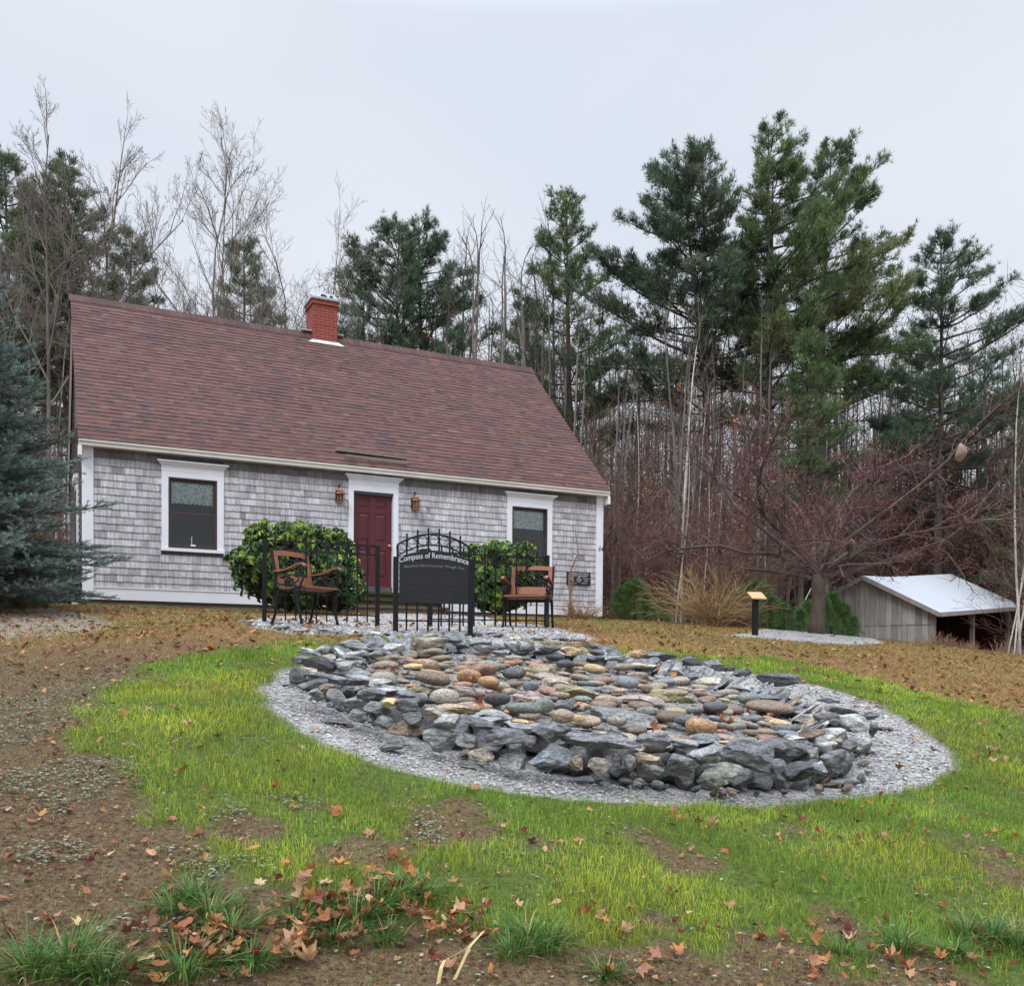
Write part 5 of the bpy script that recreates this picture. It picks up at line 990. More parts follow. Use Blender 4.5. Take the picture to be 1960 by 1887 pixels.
mb = MB(); mb.add(V, (np.arange(n)[:, None, None] * 6 + F8[None]).reshape(-1, 3), np.repeat(C, 6, 0)); tag(mb.build('gravel', chipm), 'loose grey gravel chips round the ring and on the patio', 'gravel', kind='stuff')
# dark grass tufts in the foreground
TUF = [(370, 1715, .8), (400, 1752, 1.0), (440, 1790, .9), (560, 1762, .8), (620, 1740, .8), (720, 1740, 1.15), (760, 1720, 1.1), (800, 1715, .9), (680, 1770, .9), (640, 1800, .8), (60, 1862, 1.1), (130, 1850, 1.2), (200, 1872, 1.0), (350, 1862, 1.0), (480, 1850, .9), (1010, 1800, 1.0), (1050, 1815, .9), (980, 1830, .8), (1610, 1825, .8), (1720, 1815, 1.0), (1850, 1790, .9), (1900, 1800, 1.1), (1950, 1815, 1.2), (1830, 1830, .8), (330, 1740, .8), (740, 1800, .7), (1160, 1868, .7)]
tn_ = 0
for kk, (px, py, s) in enumerate(sorted(TUF)):
    p = gp(px, py); mb = MB(); nb = int(170 * s)
    for q in range(nb):
        a = rng.uniform(0, 6.28); r0 = rng.uniform(0, .10) * s; l = rng.uniform(.05, .17) * s; ben = rng.uniform(.4, 1.5); w = rng.uniform(.0018, .0034); tt_ = np.linspace(0, 1, 5)
        rad = r0 + l * ben * tt_ ** 1.6 * .9; hz = l * (tt_ * (1.0 - .45 * ben * tt_)); x = math.cos(a) * rad; y = math.sin(a) * rad; nx_, ny_ = -math.sin(a) * w, math.cos(a) * w; ws = 1 - tt_ ** 2 * .95
        V = np.r_[np.c_[x - nx_ * ws, y - ny_ * ws, hz], np.c_[x + nx_ * ws, y + ny_ * ws, hz]]; i_ = np.arange(4)
        c = np.array((.07, .14, .032)) * rng.uniform(.6, 2.1) if rng.random() > .08 else np.array((.42, .33, .14)); mb.add(V, np.stack([i_, i_ + 1, i_ + 6, i_ + 5], -1), c)
    o = mb.build('grass_tuft', grassm); o.location = (p[0], p[1], tzf(p[0], p[1]) - .005); tag(o, f'dark green grass tuft in the foreground, {ordinal(kk + 1)} from the left', 'grass tuft', 'dark grass tufts')
# dry folded straw blade
p1, p2, p3, p4 = gp(838, 1886), gp(850, 1855), gp(925, 1815), gp(870, 1880)
mb = MB(); P = np.array([p1, (p1 + p2) / 2 + (0, 0, .03), p2 + (0, 0, .03), (p2 + p3) / 2 + (0, 0, .03), p3 + (0, 0, .06), (p3 + p4) / 2 + (0, 0, .06), p4 + (0, 0, .01)])
dd = np.array((.006, .009, 0)); V = np.r_[P - dd, P + dd]; i_ = np.arange(6); mb.add(V, np.stack([i_, i_ + 1, i_ + 8, i_ + 7], -1), (.62, .48, .24)); tag(mb.build('straw_blade', dryleaf), 'folded pale straw blade lying at the bottom centre', 'straw')
# ================================================================== TREES
def wobble_line(rs, p, d, L_, n, wob, up=0.0, grav_=0.0):
    P = [np.array(p, float)]; d = np.array(d, float); d /= np.linalg.norm(d)
    for k in range(n):
        d = d + rs.normal(0, wob, 3) + np.array((0, 0, up - grav_ * (k / n))); d /= np.linalg.norm(d); P.append(P[-1] + d * L_ / n)
    return np.array(P), d
def perp(d, rs, ang):
    v = rs.normal(size=3); v -= d * (v @ d); v /= np.linalg.norm(v); return d * math.cos(ang) + v * math.sin(ang)
def bare(seed, H, style='maple', mxl=3, cT=(.13, .115, .10), cB=(.10, .085, .075), r0=None, leaves=0, fork=.4):
    """returns (trunk mesh, crown mesh) of a leafless tree of height H"""
    rs = np.random.default_rng(seed); T, Cn = MB(), MB(); tw = H / 20.0; cT = np.array(cT); cB = np.array(cB); r0 = r0 or H * .009
    def rec(p, d, L_, r, lev, mx):
        n = 3 if lev < mx else 2; P, de = wobble_line(rs, p, d, L_, n, (.10 if style == 'thin' else .13) + .03 * lev, up=.05 if style != 'thin' else .09)
        rr_ = np.linspace(r, r * (.45 if lev < mx else .3), n + 1); Cn.tube(P, np.maximum(rr_ * (1 if lev < 2 else .8), .0055), 4 if lev < 2 else 3, cB * rs.uniform(.8, 1.2), cap=False)
        if leaves and lev >= mx - 1 and rs.random() < leaves:
            for _ in range(rs.integers(1, 4)):
                q = P[-1] + rs.normal(0, .12, 3); s = .06; Cn.add([q, q + (s, 0, -s * .4), q + (s * .8, s, -s), q + (-.1 * s, s, 0)], np.array([(0, 1, 2, 3)]), np.array((.42, .16, .05)) * rs.uniform(.6, 1.3))
        if lev >= mx: return
        nb = {0: 6, 1: 5, 2: 4, 3: 4}[lev] if style != 'thin' else {0: 4, 1: 4, 2: 3, 3: 2}[lev]
        for k in range(nb):
            t_ = .22 + .78 * (k + rs.random()) / nb; q = P[min(int(t_ * n), n - 1)]; q = q + (P[min(int(t_ * n) + 1, n)] - q) * (t_ * n % 1 if t_ < 1 else 1); ang = rs.uniform(.40, .90)
            dd = de if k == nb - 1 else perp(de, rs, ang)
            if style == 'maple': dd = dd + np.array((0, 0, .10))
            rec(q, dd / np.linalg.norm(dd), L_ * rs.uniform(.42, .66) * (1.05 - .35 * t_), r * .5, lev + 1, mx)
    hT = H * (.92 if style == 'thin' else fork + .22); n = 9
    P, de = wobble_line(rs, (0, 0, -.3), (rs.normal(0, .03), rs.normal(0, .03), 1), hT + .3, n, .030, up=.05)
    T.tube(P, np.linspace(r0, r0 * .32, n + 1), 7, cT[None] * (1 + .25 * rs.normal(size=(n + 1, 1))).clip(.6, 1.4), cap=False)
    nl = 7 if style == 'maple' else (9 if style == 'thin' else 7); b0 = fork * .95
    for k in range(nl):
        t_ = (b0 + (1 - b0) * (k + rs.random() * .7) / nl) if style == 'thin' else (b0 + .02 + (1 - b0) * (k / nl)); f = min(t_, .999) * n; q = P[int(f)] + (P[int(f) + 1] - P[int(f)]) * (f % 1); az = rs.uniform(0, 6.28) if style == 'thin' else k * 2.4 + rs.uniform(-.5, .5)
        el = rs.uniform(.45, 1.0) if style == 'thin' else rs.uniform(.85, 1.2); d = np.array((math.cos(az) * math.cos(el), math.sin(az) * math.cos(el), math.sin(el)))
        L_ = H * rs.uniform(.10, .18) if style == 'thin' else (H - q[2]) * rs.uniform(.62, .95) * (.7 + .3 * (k / nl)); rec(q, d, L_, r0 * (.22 if style == 'thin' else .42) * (1.05 - .4 * t_), 0 if style != 'thin' else 1, mxl)
    rec(P[-1], de, H - hT if style != 'thin' else H * .12, r0 * .34, 0 if style != 'thin' else 1, mxl)
    return T, Cn
def two(T, Cn, m1, m2):
    a = T.mesh('trunk', True); a.materials.append(m1); b_ = Cn.mesh('crown'); b_.materials.append(m2); return a, b_
def place(name, meshes, loc, s, rz, label, cat, group=None, names=('trunk', 'crown')):
    o = empty(name, loc, rz, label, cat, group); o.scale = s if hasattr(s, '__len__') else (s, s, s)
    for nm, me in zip(names, meshes):
        c = bpy.data.objects.new(nm, me); COL.objects.link(c); c.parent = o
    return o
def needles(mb, P, Dr, col, rs, n=9, Ln=.14, w=.02, cone=.75):
    """tufts of needle triangles at P pointing along Dr"""
    P = np.repeat(np.asarray(P), n, 0); Dr = np.repeat(np.asarray(Dr), n, 0); m = len(P); v = rs.normal(size=(m, 3)); d = Dr / np.linalg.norm(Dr, axis=1, keepdims=True) + v * cone * .6; d /= np.linalg.norm(d, axis=1, keepdims=True)
    s = np.cross(d, rs.normal(size=(m, 3))); s /= np.linalg.norm(s, axis=1, keepdims=True); L_ = Ln * rs.uniform(.7, 1.2, (m, 1)); b0 = P + v * Ln * .15
    V = np.stack([b0 - s * w / 2, b0 + s * w / 2, b0 + d * L_], 1).reshape(-1, 3); C = np.repeat(np.repeat(np.asarray(col), n, 0) * rs.uniform(.75, 1.25, (m, 1)), 3, 0); mb.add(V, np.arange(m * 3).reshape(-1, 3), C)
def pine(seed, H, h0=.35, Rm=.22, dens=1.0, green=(.040, .075, .028), asym=None, fine=1.0, tops=1, thinlow=.5):
    """white pine: whorls of long limbs with upturned needle plumes"""
    rs = np.random.default_rng(seed); T, Cn = MB(), MB(); n = 12; green = np.array(green)
    P, de = wobble_line(rs, (0, 0, -.3), (0, 0, 1), H + .2, n, .012, up=.05); T.tube(P, np.linspace(H * .013, .02, n + 1), 8, (.085, .072, .062), cap=False)
    leaders = [P]
    for k in range(tops - 1):
        f0 = rs.uniform(.45, .6); q = P[int(f0 * n)]; a = rs.uniform(0, 6.28); PP, _ = wobble_line(rs, q, (math.cos(a) * .35, math.sin(a) * .35, 1), H * (1 - f0) * rs.uniform(.86, .97), 7, .03, up=.10); T.tube(PP, np.linspace(H * .007, .02, 8), 6, (.085, .072, .062), cap=False); leaders.append(PP)
    tp, td, tc = [], [], []
    def limb(q, az, L_, el, r, t_, g):
        k = 7; d = np.array((math.cos(az) * math.cos(el), math.sin(az) * math.cos(el), math.sin(el))); LP, _ = wobble_line(rs, q, d, L_, k, .07, up=.035); T.tube(LP, np.linspace(r, .012, k + 1), 4, (.07, .058, .05), cap=False)
        nt_ = max(5, int(L_ * 5.6 * dens)); dead = t_ < thinlow * .35 and rs.random() < .45
        shade = rs.uniform(.65, 1.25)
        for j in range(nt_):
            u = 1 - .72 * rs.random() ** 1.15; f = min(u * k, k - .001); b_ = LP[int(f)] + (LP[int(f) + 1] - LP[int(f)]) * (f % 1); sd_ = rs.choice((-1, 1)); lt = L_ * .26 * (1.15 - u) + .22
            dd = LP[-1] - LP[0]; dd /= np.linalg.norm(dd); sv = np.cross(dd, (0, 0, 1)); dt = dd * .75 + sv * sd_ * rs.uniform(.3, 1.1) + np.array((0, 0, rs.uniform(.05, .55))); TP, _ = wobble_line(rs, b_, dt, lt, 3, .12, up=.10)
            T.tube(TP, np.linspace(.014, .007, 4), 3, (.07, .058, .05), cap=False)
            if dead: continue
            m = max(2, int((3 + lt * 7) * fine)); 
            for q_ in range(m):
                f2 = (.25 + .75 * (q_ + rs.random()) / m) * 3; i_ = min(int(f2), 2); pp = TP[i_] + (TP[i_ + 1] - TP[i_]) * (f2 - i_) + rs.normal(0, .085, 3); tp.append(pp); td.append((TP[-1] - TP[0]) + np.array((0, 0, .35 * lt))); tc.append(g * shade * rs.uniform(.75, 1.3))
    for li, PP in enumerate(leaders):
        zb = PP[0][2] if li else H * h0; zt = PP[-1][2]; z = max(zb, H * h0) + .4
        while z < zt - .15:
            t_ = (z - H * h0) / (H - H * h0); prof = Rm * H * (min(1, 1.12 * (1 - t_) ** .72)) * (.55 + .45 * smooth(0, .25, np.array(t_))) * (1 if li == 0 else .8)
            f = np.searchsorted(PP[:, 2], z); f = min(max(f, 1), len(PP) - 1); w_ = (z - PP[f - 1][2]) / max(PP[f][2] - PP[f - 1][2], .01); q = PP[f - 1] * (1 - w_) + PP[f] * w_; nb = rs.integers(3, 6); a0 = rs.uniform(0, 6.28)
            for b_ in range(nb):
                az = a0 + b_ * 6.283 / nb + rs.normal(0, .25); L_ = prof * rs.choice((.55, .85, 1.0, 1.2), p=(.2, .35, .3, .15)) * rs.uniform(.85, 1.1) + .12
                if asym is not None: L_ *= 1 + asym[1] * math.cos(az - asym[0])
                limb(q, az, L_, rs.uniform(-.16, .14) + .48 * t_, .012 + L_ * .010, t_, green * (1 + .35 * (rs.random() < .25)) * np.array((1 + .35 * rs.random() * (rs.random() < .35), 1, 1)))
            z += H * rs.uniform(.022, .036) * (1.1 if t_ < .7 else .8)
        tp.append(PP[-1]); td.append((0, 0, 1)); tc.append(green)
    needles(Cn, tp, td, tc, rs, n=int(10), Ln=.19 * (H / 20) ** .35, w=.025 * (H / 20) ** .5)
    return T, Cn
woodm = (bark, barkflat)
def base_at(px, D):
    d = raydir(px, 1270); x = CAM[0] + d[0] / d[1] * D; return np.array((x, D, tzf(x, D)))
def height_to(py, px, D, z): return at(px, py, D)[2] - z
PINES = [ # px, top y, D, seed, h0, Rm, tops, asym, green, label
 (30, 285, 42, 1, .30, .24, 2, None, (.040, .066, .034), 'tall dark pine at the left edge behind the blue spruce'),
 (145, 300, 40, 2, .32, .22, 2, None, (.044, .072, .034), 'tall dark pine behind the left end of the roof'),
 (-120, 260, 44, 3, .25, .25, 1, None, (.04, .068, .034), 'tall pine mostly cut off by the left picture edge'),
 (232, 430, 48, 14, .2, .24, 1, None, (.042, .064, .036), 'broad dark pine just above the left ridge end'),
 (462, 458, 46, 4, .30, .20, 1, None, (.045, .082, .042), 'small pine between bare maples left of the chimney'),
 (752, 424, 42, 5, .25, .26, 1, (3.14, .35), (.034, .066, .036), 'dark pine right of the chimney with drooping left limbs'),
 (806, 414, 43, 6, .28, .24, 1, (0, .25), (.034, .066, .036), 'slightly taller dark pine, second right of the chimney'),
 (1105, 368, 43, 7, .30, .21, 1, None, (.045, .082, .034), 'narrow pine above the right end of the roof'),
 (1345, 272, 40, 8, .42, .235, 2, (3.14, .25), (.034, .062, .036), 'big round-topped pine left of the tallest pine'),
 (1478, 234, 39, 9, .37, .225, 2, (0, .45), (.042, .074, .028), 'tallest green pine with long limbs reaching right'),
 (1575, 262, 41, 10, .44, .20, 1, (0, .35), (.040, .072, .030), 'pine forming the right top of the tallest pair'),
 (1792, 454, 42, 11, .34, .30, 1, (0, .3), (.036, .066, .040), 'spreading pine alone behind the crabapple at the right'),
 (1735, 640, 50, 12, .2, .26, 1, None, (.045, .078, .032), 'lower pine behind the spreading right-hand pine'),
 (1000, 585, 50, 15, .15, .25, 1, None, (.05, .072, .038), 'low pine behind the roof ridge, left of the narrow pine'),
 (1530, 640, 34, 19, .22, .20, 1, (0, .3), (.044, .078, .030), 'bright green lower pine in front of the tallest pine'),
 (1980, 740, 40, 21, .05, .22, 1, None, (.045, .075, .03), 'green pine at the right edge beyond the shed')]
for (px, ty, D, sd_, h0, Rm, tops, asym, gr_c, lb) in PINES:
    b_ = base_at(px, D); H = height_to(ty, px, D, b_[2]); T, Cn = pine(sd_ * 13 + 1, H, h0, Rm, 1.0, tuple(np.array(gr_c) * 2.25 + (.014, .006, .010)), asym, 1.15, tops)
    place('pine_tree', two(T, Cn, *(bark, needle)), tuple(b_), 1, 0, lb, 'tree', 'white pines behind the house')
BARES = [ # px, top y, D, seed, fork, colour, label
 (95, 150, 33, 106, .58, 0, 'tall bare maple above the blue spruce at the far left'), (208, 172, 34, 116, .56, 0, 'tall bare maple with crooked twigs above the left ridge end'), (393, 165, 33, 105, .50, 1, 'tallest bare tree with a fan crown between ridge end and chimney'),
 (300, 490, 40, 107, .35, 1, 'pale slender bare tree left of the fan-crowned one'), (545, 360, 36, 107, .42, 0, 'bare tree with dark trunk left of the chimney'), (600, 338, 37, 116, .40, 0, 'wide bare tree directly behind the chimney'), (640, 470, 42, 106, .4, 0, 'low bare tree just right of the chimney cap'),
 (20, 420, 36, 38, .6, 0, 'bare tree rising behind the spruce top')]
for (px, ty, D, sd_, fk, cl, lb) in BARES:
    b_ = base_at(px, D); H = height_to(ty, px, D, b_[2]); T, Cn = bare(sd_, H, 'maple', 4, (.21, .19, .17) if cl else (.17, .15, .13), (.19, .165, .145) if cl else (.16, .135, .12), fork=fk, r0=H * .0078); mz = max(v[:, 2].max() for v in Cn.v) / H
    place('bare_tree', two(T, Cn, *woodm), tuple(b_), (.70, .70, 1 / mz), (px // 7) * 1.0 if px != 393 else 0, lb, 'tree', 'bare maples behind the house')
# slender trees of the wood, from a few kinds
KIN = []
for k in range(7):
    cT = tuple(.76 * np.array([(.18, .16, .14), (.22, .20, .18), (.16, .13, .11), (.22, .205, .185), (.17, .135, .11), (.21, .17, .14), (.19, .175, .15)][k])); KIN.append(two(*bare(60 + k, 14, 'thin', 3, cT, tuple(np.array(cT) * .62), r0=.095, leaves=.35 if k in (2, 4) else 0, fork=.25 + .05 * k), *woodm))
BIR = [two(*bare(80 + k, 12, 'thin', 3, (.48, .46, .42), (.22, .19, .17), r0=.062, fork=.45), *woodm) for k in range(2)]
BRU = [two(*bare(90 + k, 7, 'maple', 3, (.12, .085, .075), (.13, .080, .068), r0=.05, fork=.10, leaves=.22 if k == 1 else .03), *woodm) for k in range(4)]
r_ = random.Random(17); TH = []
for k in range(24): TH.append((r_.uniform(1090, 1370), r_.uniform(640, 780), r_.uniform(45, 52), 'right'))
for k in range(13): px = r_.uniform(850, 1070); TH.append((px, r_.uniform(425, 540) + abs(px - 930) * .25, r_.uniform(37, 45), 'mid'))
for k in range(24): TH.append((r_.uniform(200, 1060), r_.uniform(560, 660), r_.uniform(36, 50), 'roof'))
for k in range(20): TH.append((r_.uniform(-260, 150), r_.uniform(540, 800), r_.uniform(30, 46), 'left'))
for k in range(165): px = r_.uniform(1050, 2230); TH.append((px, r_.uniform(590, 860) + (60 if px > 1600 else 0), 27 + 24 * r_.random() ** .8, 'right'))
TH.sort(); cntz = {}
zn = {'mid': 'slim bare tree above the right half of the roof', 'roof': 'bare tree showing just over the roof ridge', 'left': 'bare tree in the wood left of the house', 'right': 'bare tree in the wood right of house'}
for (px, ty, D, z) in TH:
    if z == 'right' and D < 37 and 1500 < px < 1960 and ty < 2000: D = 41 + (D - 27) * .9
    if z == 'left' and D < 33: D += 3
    q_ = np.array(base_at(px, D)[:2]) - GB; ql = q_ @ pd; qw = q_ @ ((GA - GB) / gl2)
    if -1 < ql < SLN + 1.2 and -1 < qw < gl2 + .8: D = 46 + r_.random() * 6
    b_ = base_at(px, D); H = height_to(ty, px, D, b_[2]); k = r_.choice([0, 1, 3, 6, 5]) if z == 'mid' else r_.randrange(7); me = KIN[k]; cntz[z] = cntz.get(z, 0) + 1; s = H / 14
    place('slender_tree', me, tuple(b_), (min(1.3, s * .95), min(1.3, s * .95), s), r_.uniform(0, 6.28), f"{['grey','pale grey','dark','ash grey','brown','reddish grey','grey'][k]} {zn[z]}, {ordinal(cntz[z])} from left", 'tree', 'slender bare trees of the wood')
for kk, (px, ty, D, rz, tilt_) in enumerate([(1292, 850, 27, 0, 0), (1302, 600, 29, 1, .02), (1340, 900, 28, 2, -.03), (1368, 880, 30, 3, .02), (1283, 760, 31, 4, .01), (1470, 905, 31, 5, -.04), (1497, 960, 30, 1.5, .35), (1335, 730, 34, 2.2, 0), (1928, 1010, 27, 3.3, .05), (1953, 700, 26, .4, -.03), (1945, 850, 29, 2.9, .03), (1940, 960, 26, 4, .12), (1208, 760, 33, 1, -.04), (1424, 700, 40, 2, 0), (1350, 700, 44, 5, 0), (90, 560, 38, 5, .02), (1640, 1000, 50, 3, 0)]):
    b_ = base_at(px, D); H = height_to(ty, px, D, b_[2]); s = H / 12; o = place('birch_tree', BIR[kk % 2], tuple(b_), (min(1, s ** .6) * .8, min(1, s ** .6) * .8, s), rz, f"slim white birch in the wood, {ordinal(kk + 1)} placed, top near {'the sky' if ty < 760 else 'the undergrowth'}", 'tree', 'white birches'); o.rotation_euler = (0, tilt_, rz * 0)
    o['_px'] = px
bl = sorted([o for o in bpy.data.objects if o.name.startswith('birch_tree')], key=lambda o: o['_px'])
for k, o in enumerate(bl): o['label'] = f"slim white birch trunk in the wood, {ordinal(k + 1)} birch from the left"; del o['_px']
# understorey brush
UB = [(r_.uniform(1150, 2150), r_.uniform(860, 1060), r_.uniform(27, 47)) for _ in range(85)] + [(r_.uniform(-200, 150), r_.uniform(820, 1020), r_.uniform(25, 38)) for _ in range(18)] + [(r_.uniform(1060, 1250), r_.uniform(800, 960), r_.uniform(29, 40)) for _ in range(12)]
UB.sort()
for k, (px, ty, D) in enumerate(UB):
    if 1480 < px < 1960 and D < 42: D = 42 + D * .12
    b_ = base_at(px, D); H = height_to(ty, px, D, b_[2]); s = H / 7
    place('understorey_tree', BRU[k % 4], tuple(b_), (s * 1.1, s * 1.1, s), r_.uniform(0, 6.28), f"brown leafless understorey tree below the wood, {ordinal(k + 1)} from left", 'small tree', 'understorey of the wood')
# far wood that reads as one mass
rs = np.random.default_rng(5); fw = MB(); n = 620; ths = rs.uniform(-.62, .78, n); D = rs.uniform(52, 78, n)
for a, d in zip(ths, D):
    x = a * d; z = tzf(x, d); h = rs.uniform(9, 21); c = np.array((.10, .085, .075)) * rs.uniform(.6, 1.4); l_ = rs.normal(0, .4, 2); fw.tube([(x, d, z - .5), (x + l_[0] * .5, d, z + h * .5), (x + l_[0], d + l_[1], z + h)], [.11, .07, .02], 4, c, cap=False)
n = 78000; a = rs.uniform(-.64, .80, n); d = rs.uniform(50, 78, n); P0 = np.stack([a * d, d, 2.4 + 19.5 * rs.random(n) ** 1.25], -1); dv = rs.normal(size=(n, 3)) * (1, .6, 1) + (0, 0, .7); dv /= np.linalg.norm(dv, axis=1, keepdims=True); Lt = rs.uniform(.5, 1.8, (n, 1)); sv = np.cross(dv, (0, 1, 0)); sv /= np.linalg.norm(sv, axis=1, keepdims=True)
V = np.stack([P0 - sv * .016, P0 + sv * .016, P0 + dv * Lt], 1).reshape(-1, 3); C = np.array([(.10, .082, .072), (.12, .075, .065), (.085, .085, .06), (.30, .13, .05)])[rs.choice(4, n, p=(.45, .3, .21, .04))] * rs.uniform(.6, 1.3, (n, 1)); fw.add(V, np.arange(n * 3).reshape(-1, 3), np.repeat(C, 3, 0))
tag(fw.build('far_woods', barkflat), 'distant leafless wood seen as a brown-grey mass behind everything', 'woods', kind='stuff')

# crabapple in front of the wood
rs = np.random.default_rng(77); T, Cn = MB(), MB(); tc = np.array((.095, .072, .060)); D = 22.0; b_ = base_at(1561, D); z0 = b_[2]
TP = np.array([(0, 0, -.2), (.01, 0, .3), (.04, 0, .8), (.03, 0, 1.25), (.05, 0, 1.55)]); T.tube(TP, [.19, .15, .13, .135, .15], 10, tc)
def crab(p, d, L_, r, lev):
    n = [7, 5, 4, 3][lev]; P, de = wobble_line(rs, p, d, L_, n, [.23, .26, .26, .2][lev], up=[.03, .03, .04, .02][lev]); c = tc if lev < 1 else (np.array((.12, .095, .085)) if lev == 1 else np.array((.120, .056, .058)))
    (T if lev == 0 else Cn).tube(P, np.maximum(np.linspace(r, r * .35, n + 1), .0045), [7, 5, 4, 3][lev], c * rs.uniform(.8, 1.2), cap=False)
    if lev == 3:
        return
    nb = [11, 7, 4][lev]
    for k in range(nb):
        t_ = .15 + .85 * (k + rs.random()) / nb; f = min(t_ * n, n - .01); q = P[int(f)] + (P[int(f) + 1] - P[int(f)]) * (f % 1); dl = P[int(f) + 1] - P[int(f)]; dl /= np.linalg.norm(dl); dd = perp(dl, rs, rs.uniform(.5, 1.15)) + (0, 0, .15); crab(q, dd / np.linalg.norm(dd), [1.5, .75, .38][lev] * rs.uniform(.5, 1.15) * (1.15 - .5 * t_), r * [.42, .45, .5][lev], lev + 1)
for (az, el, L_, r, zz) in [(178, 2, 3.6, .075, 1.50), (165, 22, 3.3, .06, 1.45), (8, 30, 5.0, .085, 1.50), (30, 42, 5.2, .08, 1.52), (-15, 36, 4.2, .065, 1.5), (115, 48, 4.2, .07, 1.55), (200, 48, 4.3, .065, 1.53), (250, 30, 3.0, .055, 1.5), (300, 38, 3.4, .06, 1.5), (80, 58, 4.2, .07, 1.55), (150, 40, 4.2, .06, 1.54), (-5, 26, 3.6, .055, 1.52), (225, 45, 4.2, .055, 1.55), (10, 48, 4.9, .06, 1.56)]:
    crab((.05, 0, zz), (math.cos(R(az)) * math.cos(R(el)), math.sin(R(az)) * math.cos(R(el)), math.sin(R(el))), L_ * 1.08, r * .85, 0)
LP = np.array([(np.array(at(px_, py_, D_)) - b_) / (1.12, 1.12, .86) for px_, py_, D_ in ((1564, 1082, 22), (1625, 1030, 21.9), (1700, 975, 21.8), (1765, 925, 21.7), (1815, 880, 21.6), (1848, 838, 21.5), (1905, 782, 21.3), (1950, 745, 21.2))])
T.tube(LP, np.linspace(.062, .012, 8), 6, tc * 1.1)
for k in range(46):
    f = rs.uniform(1.2, 6.9); q = LP[int(f)] + (LP[int(f) + 1] - LP[int(f)]) * (f % 1); P, _ = wobble_line(rs, q, rs.normal(0, 1, 3) + (.5, 0, .5), rs.uniform(.5, 1.3), 4, .25); Cn.tube(P, np.linspace(.010, .0045, 5), 3, np.array((.120, .056, .058)) * rs.uniform(.8, 1.2), cap=False)
    for j in range(3): P2, _ = wobble_line(rs, P[1 + j], rs.normal(0, 1, 3), rs.uniform(.2, .5), 2, .2); Cn.tube(P2, [.006, .005, .0045], 3, np.array((.120, .056, .058)) * rs.uniform(.8, 1.2), cap=False)
place('crabapple_tree', two(T, Cn, bark, barkflat), tuple(b_), (1.12, 1.12, .86), 0, 'wide low crabapple with purplish bare twigs in front of the shed', 'tree')
nb_ = at(1839, 868, 21.5); mb = MB(); V, F = rock(991, (.30, .26, .44), True, 3); V[:, 0] *= 1 + .5 * V[:, 2]; V[:, 1] *= 1 + .4 * V[:, 2]; mb.add(V, F, (1, 1, 1)); mb.tube([(0, 0, .18), (.03, 0, .34)], .012, 5)
o = mb.build('wasp_nest', mat('paper_nest', (.34, .26, .20), .9, .3, 14, (1, 1, 4), bump=.01), smooth=True); o.location = tuple(nb_); o.scale = (.8, .8, .95); o.rotation_euler = (.2, .25, 0); tag(o, 'tan papery wasp nest hanging in the right side of the crabapple', 'wasp nest')

# ------------------------------------------------------------------ young pines, arching shrub, dead weeds
def bushpine(seed, H, green):
    rs_ = np.random.default_rng(seed); T, Cn = MB(), MB(); T.tube([(0, 0, -.1), (0, 0, H * .95)], [.05, .01], 6, (.09, .07, .06)); tp, td, tcx = [], [], []
    for k in range(int(125 * H)):
        t_ = rs_.random() ** .8; az = rs_.uniform(0, 6.28); rad = H * .46 * (1 - t_) ** .7 * rs_.uniform(.35, 1) * (1 + .28 * math.sin(az * 4 + t_ * 9)) + .04; p = np.array((math.cos(az) * rad, math.sin(az) * rad, H * t_ + rad * .25)); tp.append(p); td.append((math.cos(az), math.sin(az), .9)); tcx.append(np.array(green) * rs_.uniform(.5, 1.4))
        if k % 6 == 0: T.tube([(0, 0, H * t_ * .9), p], [.012, .006], 3, (.09, .07, .06), cap=False)
    needles(Cn, tp, td, tcx, rs_, n=16, Ln=.23, w=.015, cone=.9); return T, Cn
BP = [two(*bushpine(200 + k, 1.6, (.12, .21, .065)), bark, needle) for k in range(3)]
YP_ = [(1215, 1095, 25, 1.1), (1235, 1120, 24, 1), (1262, 1130, 25.5, 1), (1425, 1105, 25, 1), (1448, 1098, 26, 1.1), (1475, 1128, 25.5, 1), (1500, 1140, 25, 1), (1530, 1150, 26, 1), (1590, 1120, 25.0, 1.0), (1612, 1140, 25, 1), (1545, 1135, 27, 1), (1575, 1130, 24.5, .9), (1634, 1165, 25, .8), (1190, 1110, 27, 1), (1400, 1130, 27, 1)]
YP_ = sorted((a, b + 14, c, d) for a, b, c, d in YP_)
for k, (px, ty, D, w) in enumerate(YP_):
    b_ = base_at(px, D); H = height_to(ty, px, D, b_[2]); s = H / 1.7; place('young_pine', BP[k % 3], tuple(b_), (s * w * 1.05, s * w * 1.05, s), k * 1.3, f'bushy green young pine at the lawn edge, {ordinal(k + 1)} from the left', 'young pine', 'young pines along the lawn edge')
def canes(seed, n, L_, col, w, spread=1.0, droop=.9):
    rs_ = np.random.default_rng(seed); mb = MB()
    for k in range(n):
        az = rs_.uniform(0, 6.28); el = rs_.uniform(.5, 1.35); l = L_ * rs_.uniform(.5, 1.1); P, _ = wobble_line(rs_, (rs_.normal(0, .12), rs_.normal(0, .12), 0), (math.cos(az) * math.cos(el) * spread, math.sin(az) * math.cos(el) * spread, math.sin(el)), l, 6, .09, grav_=droop * .35); c = np.array(col) * rs_.uniform(.55, 1.25)
        mb.tube(P, np.linspace(w, w * .4, 7), 3, c, cap=False)
        for j in range(4):
            q = P[rs_.integers(2, 6)]; P2, _ = wobble_line(rs_, q, perp((P[-1] - P[0]) / np.linalg.norm(P[-1] - P[0]), rs_, .6), l * .28, 3, .15); mb.tube(P2, np.linspace(w * .6, w * .3, 4), 3, c, cap=False)
    return mb
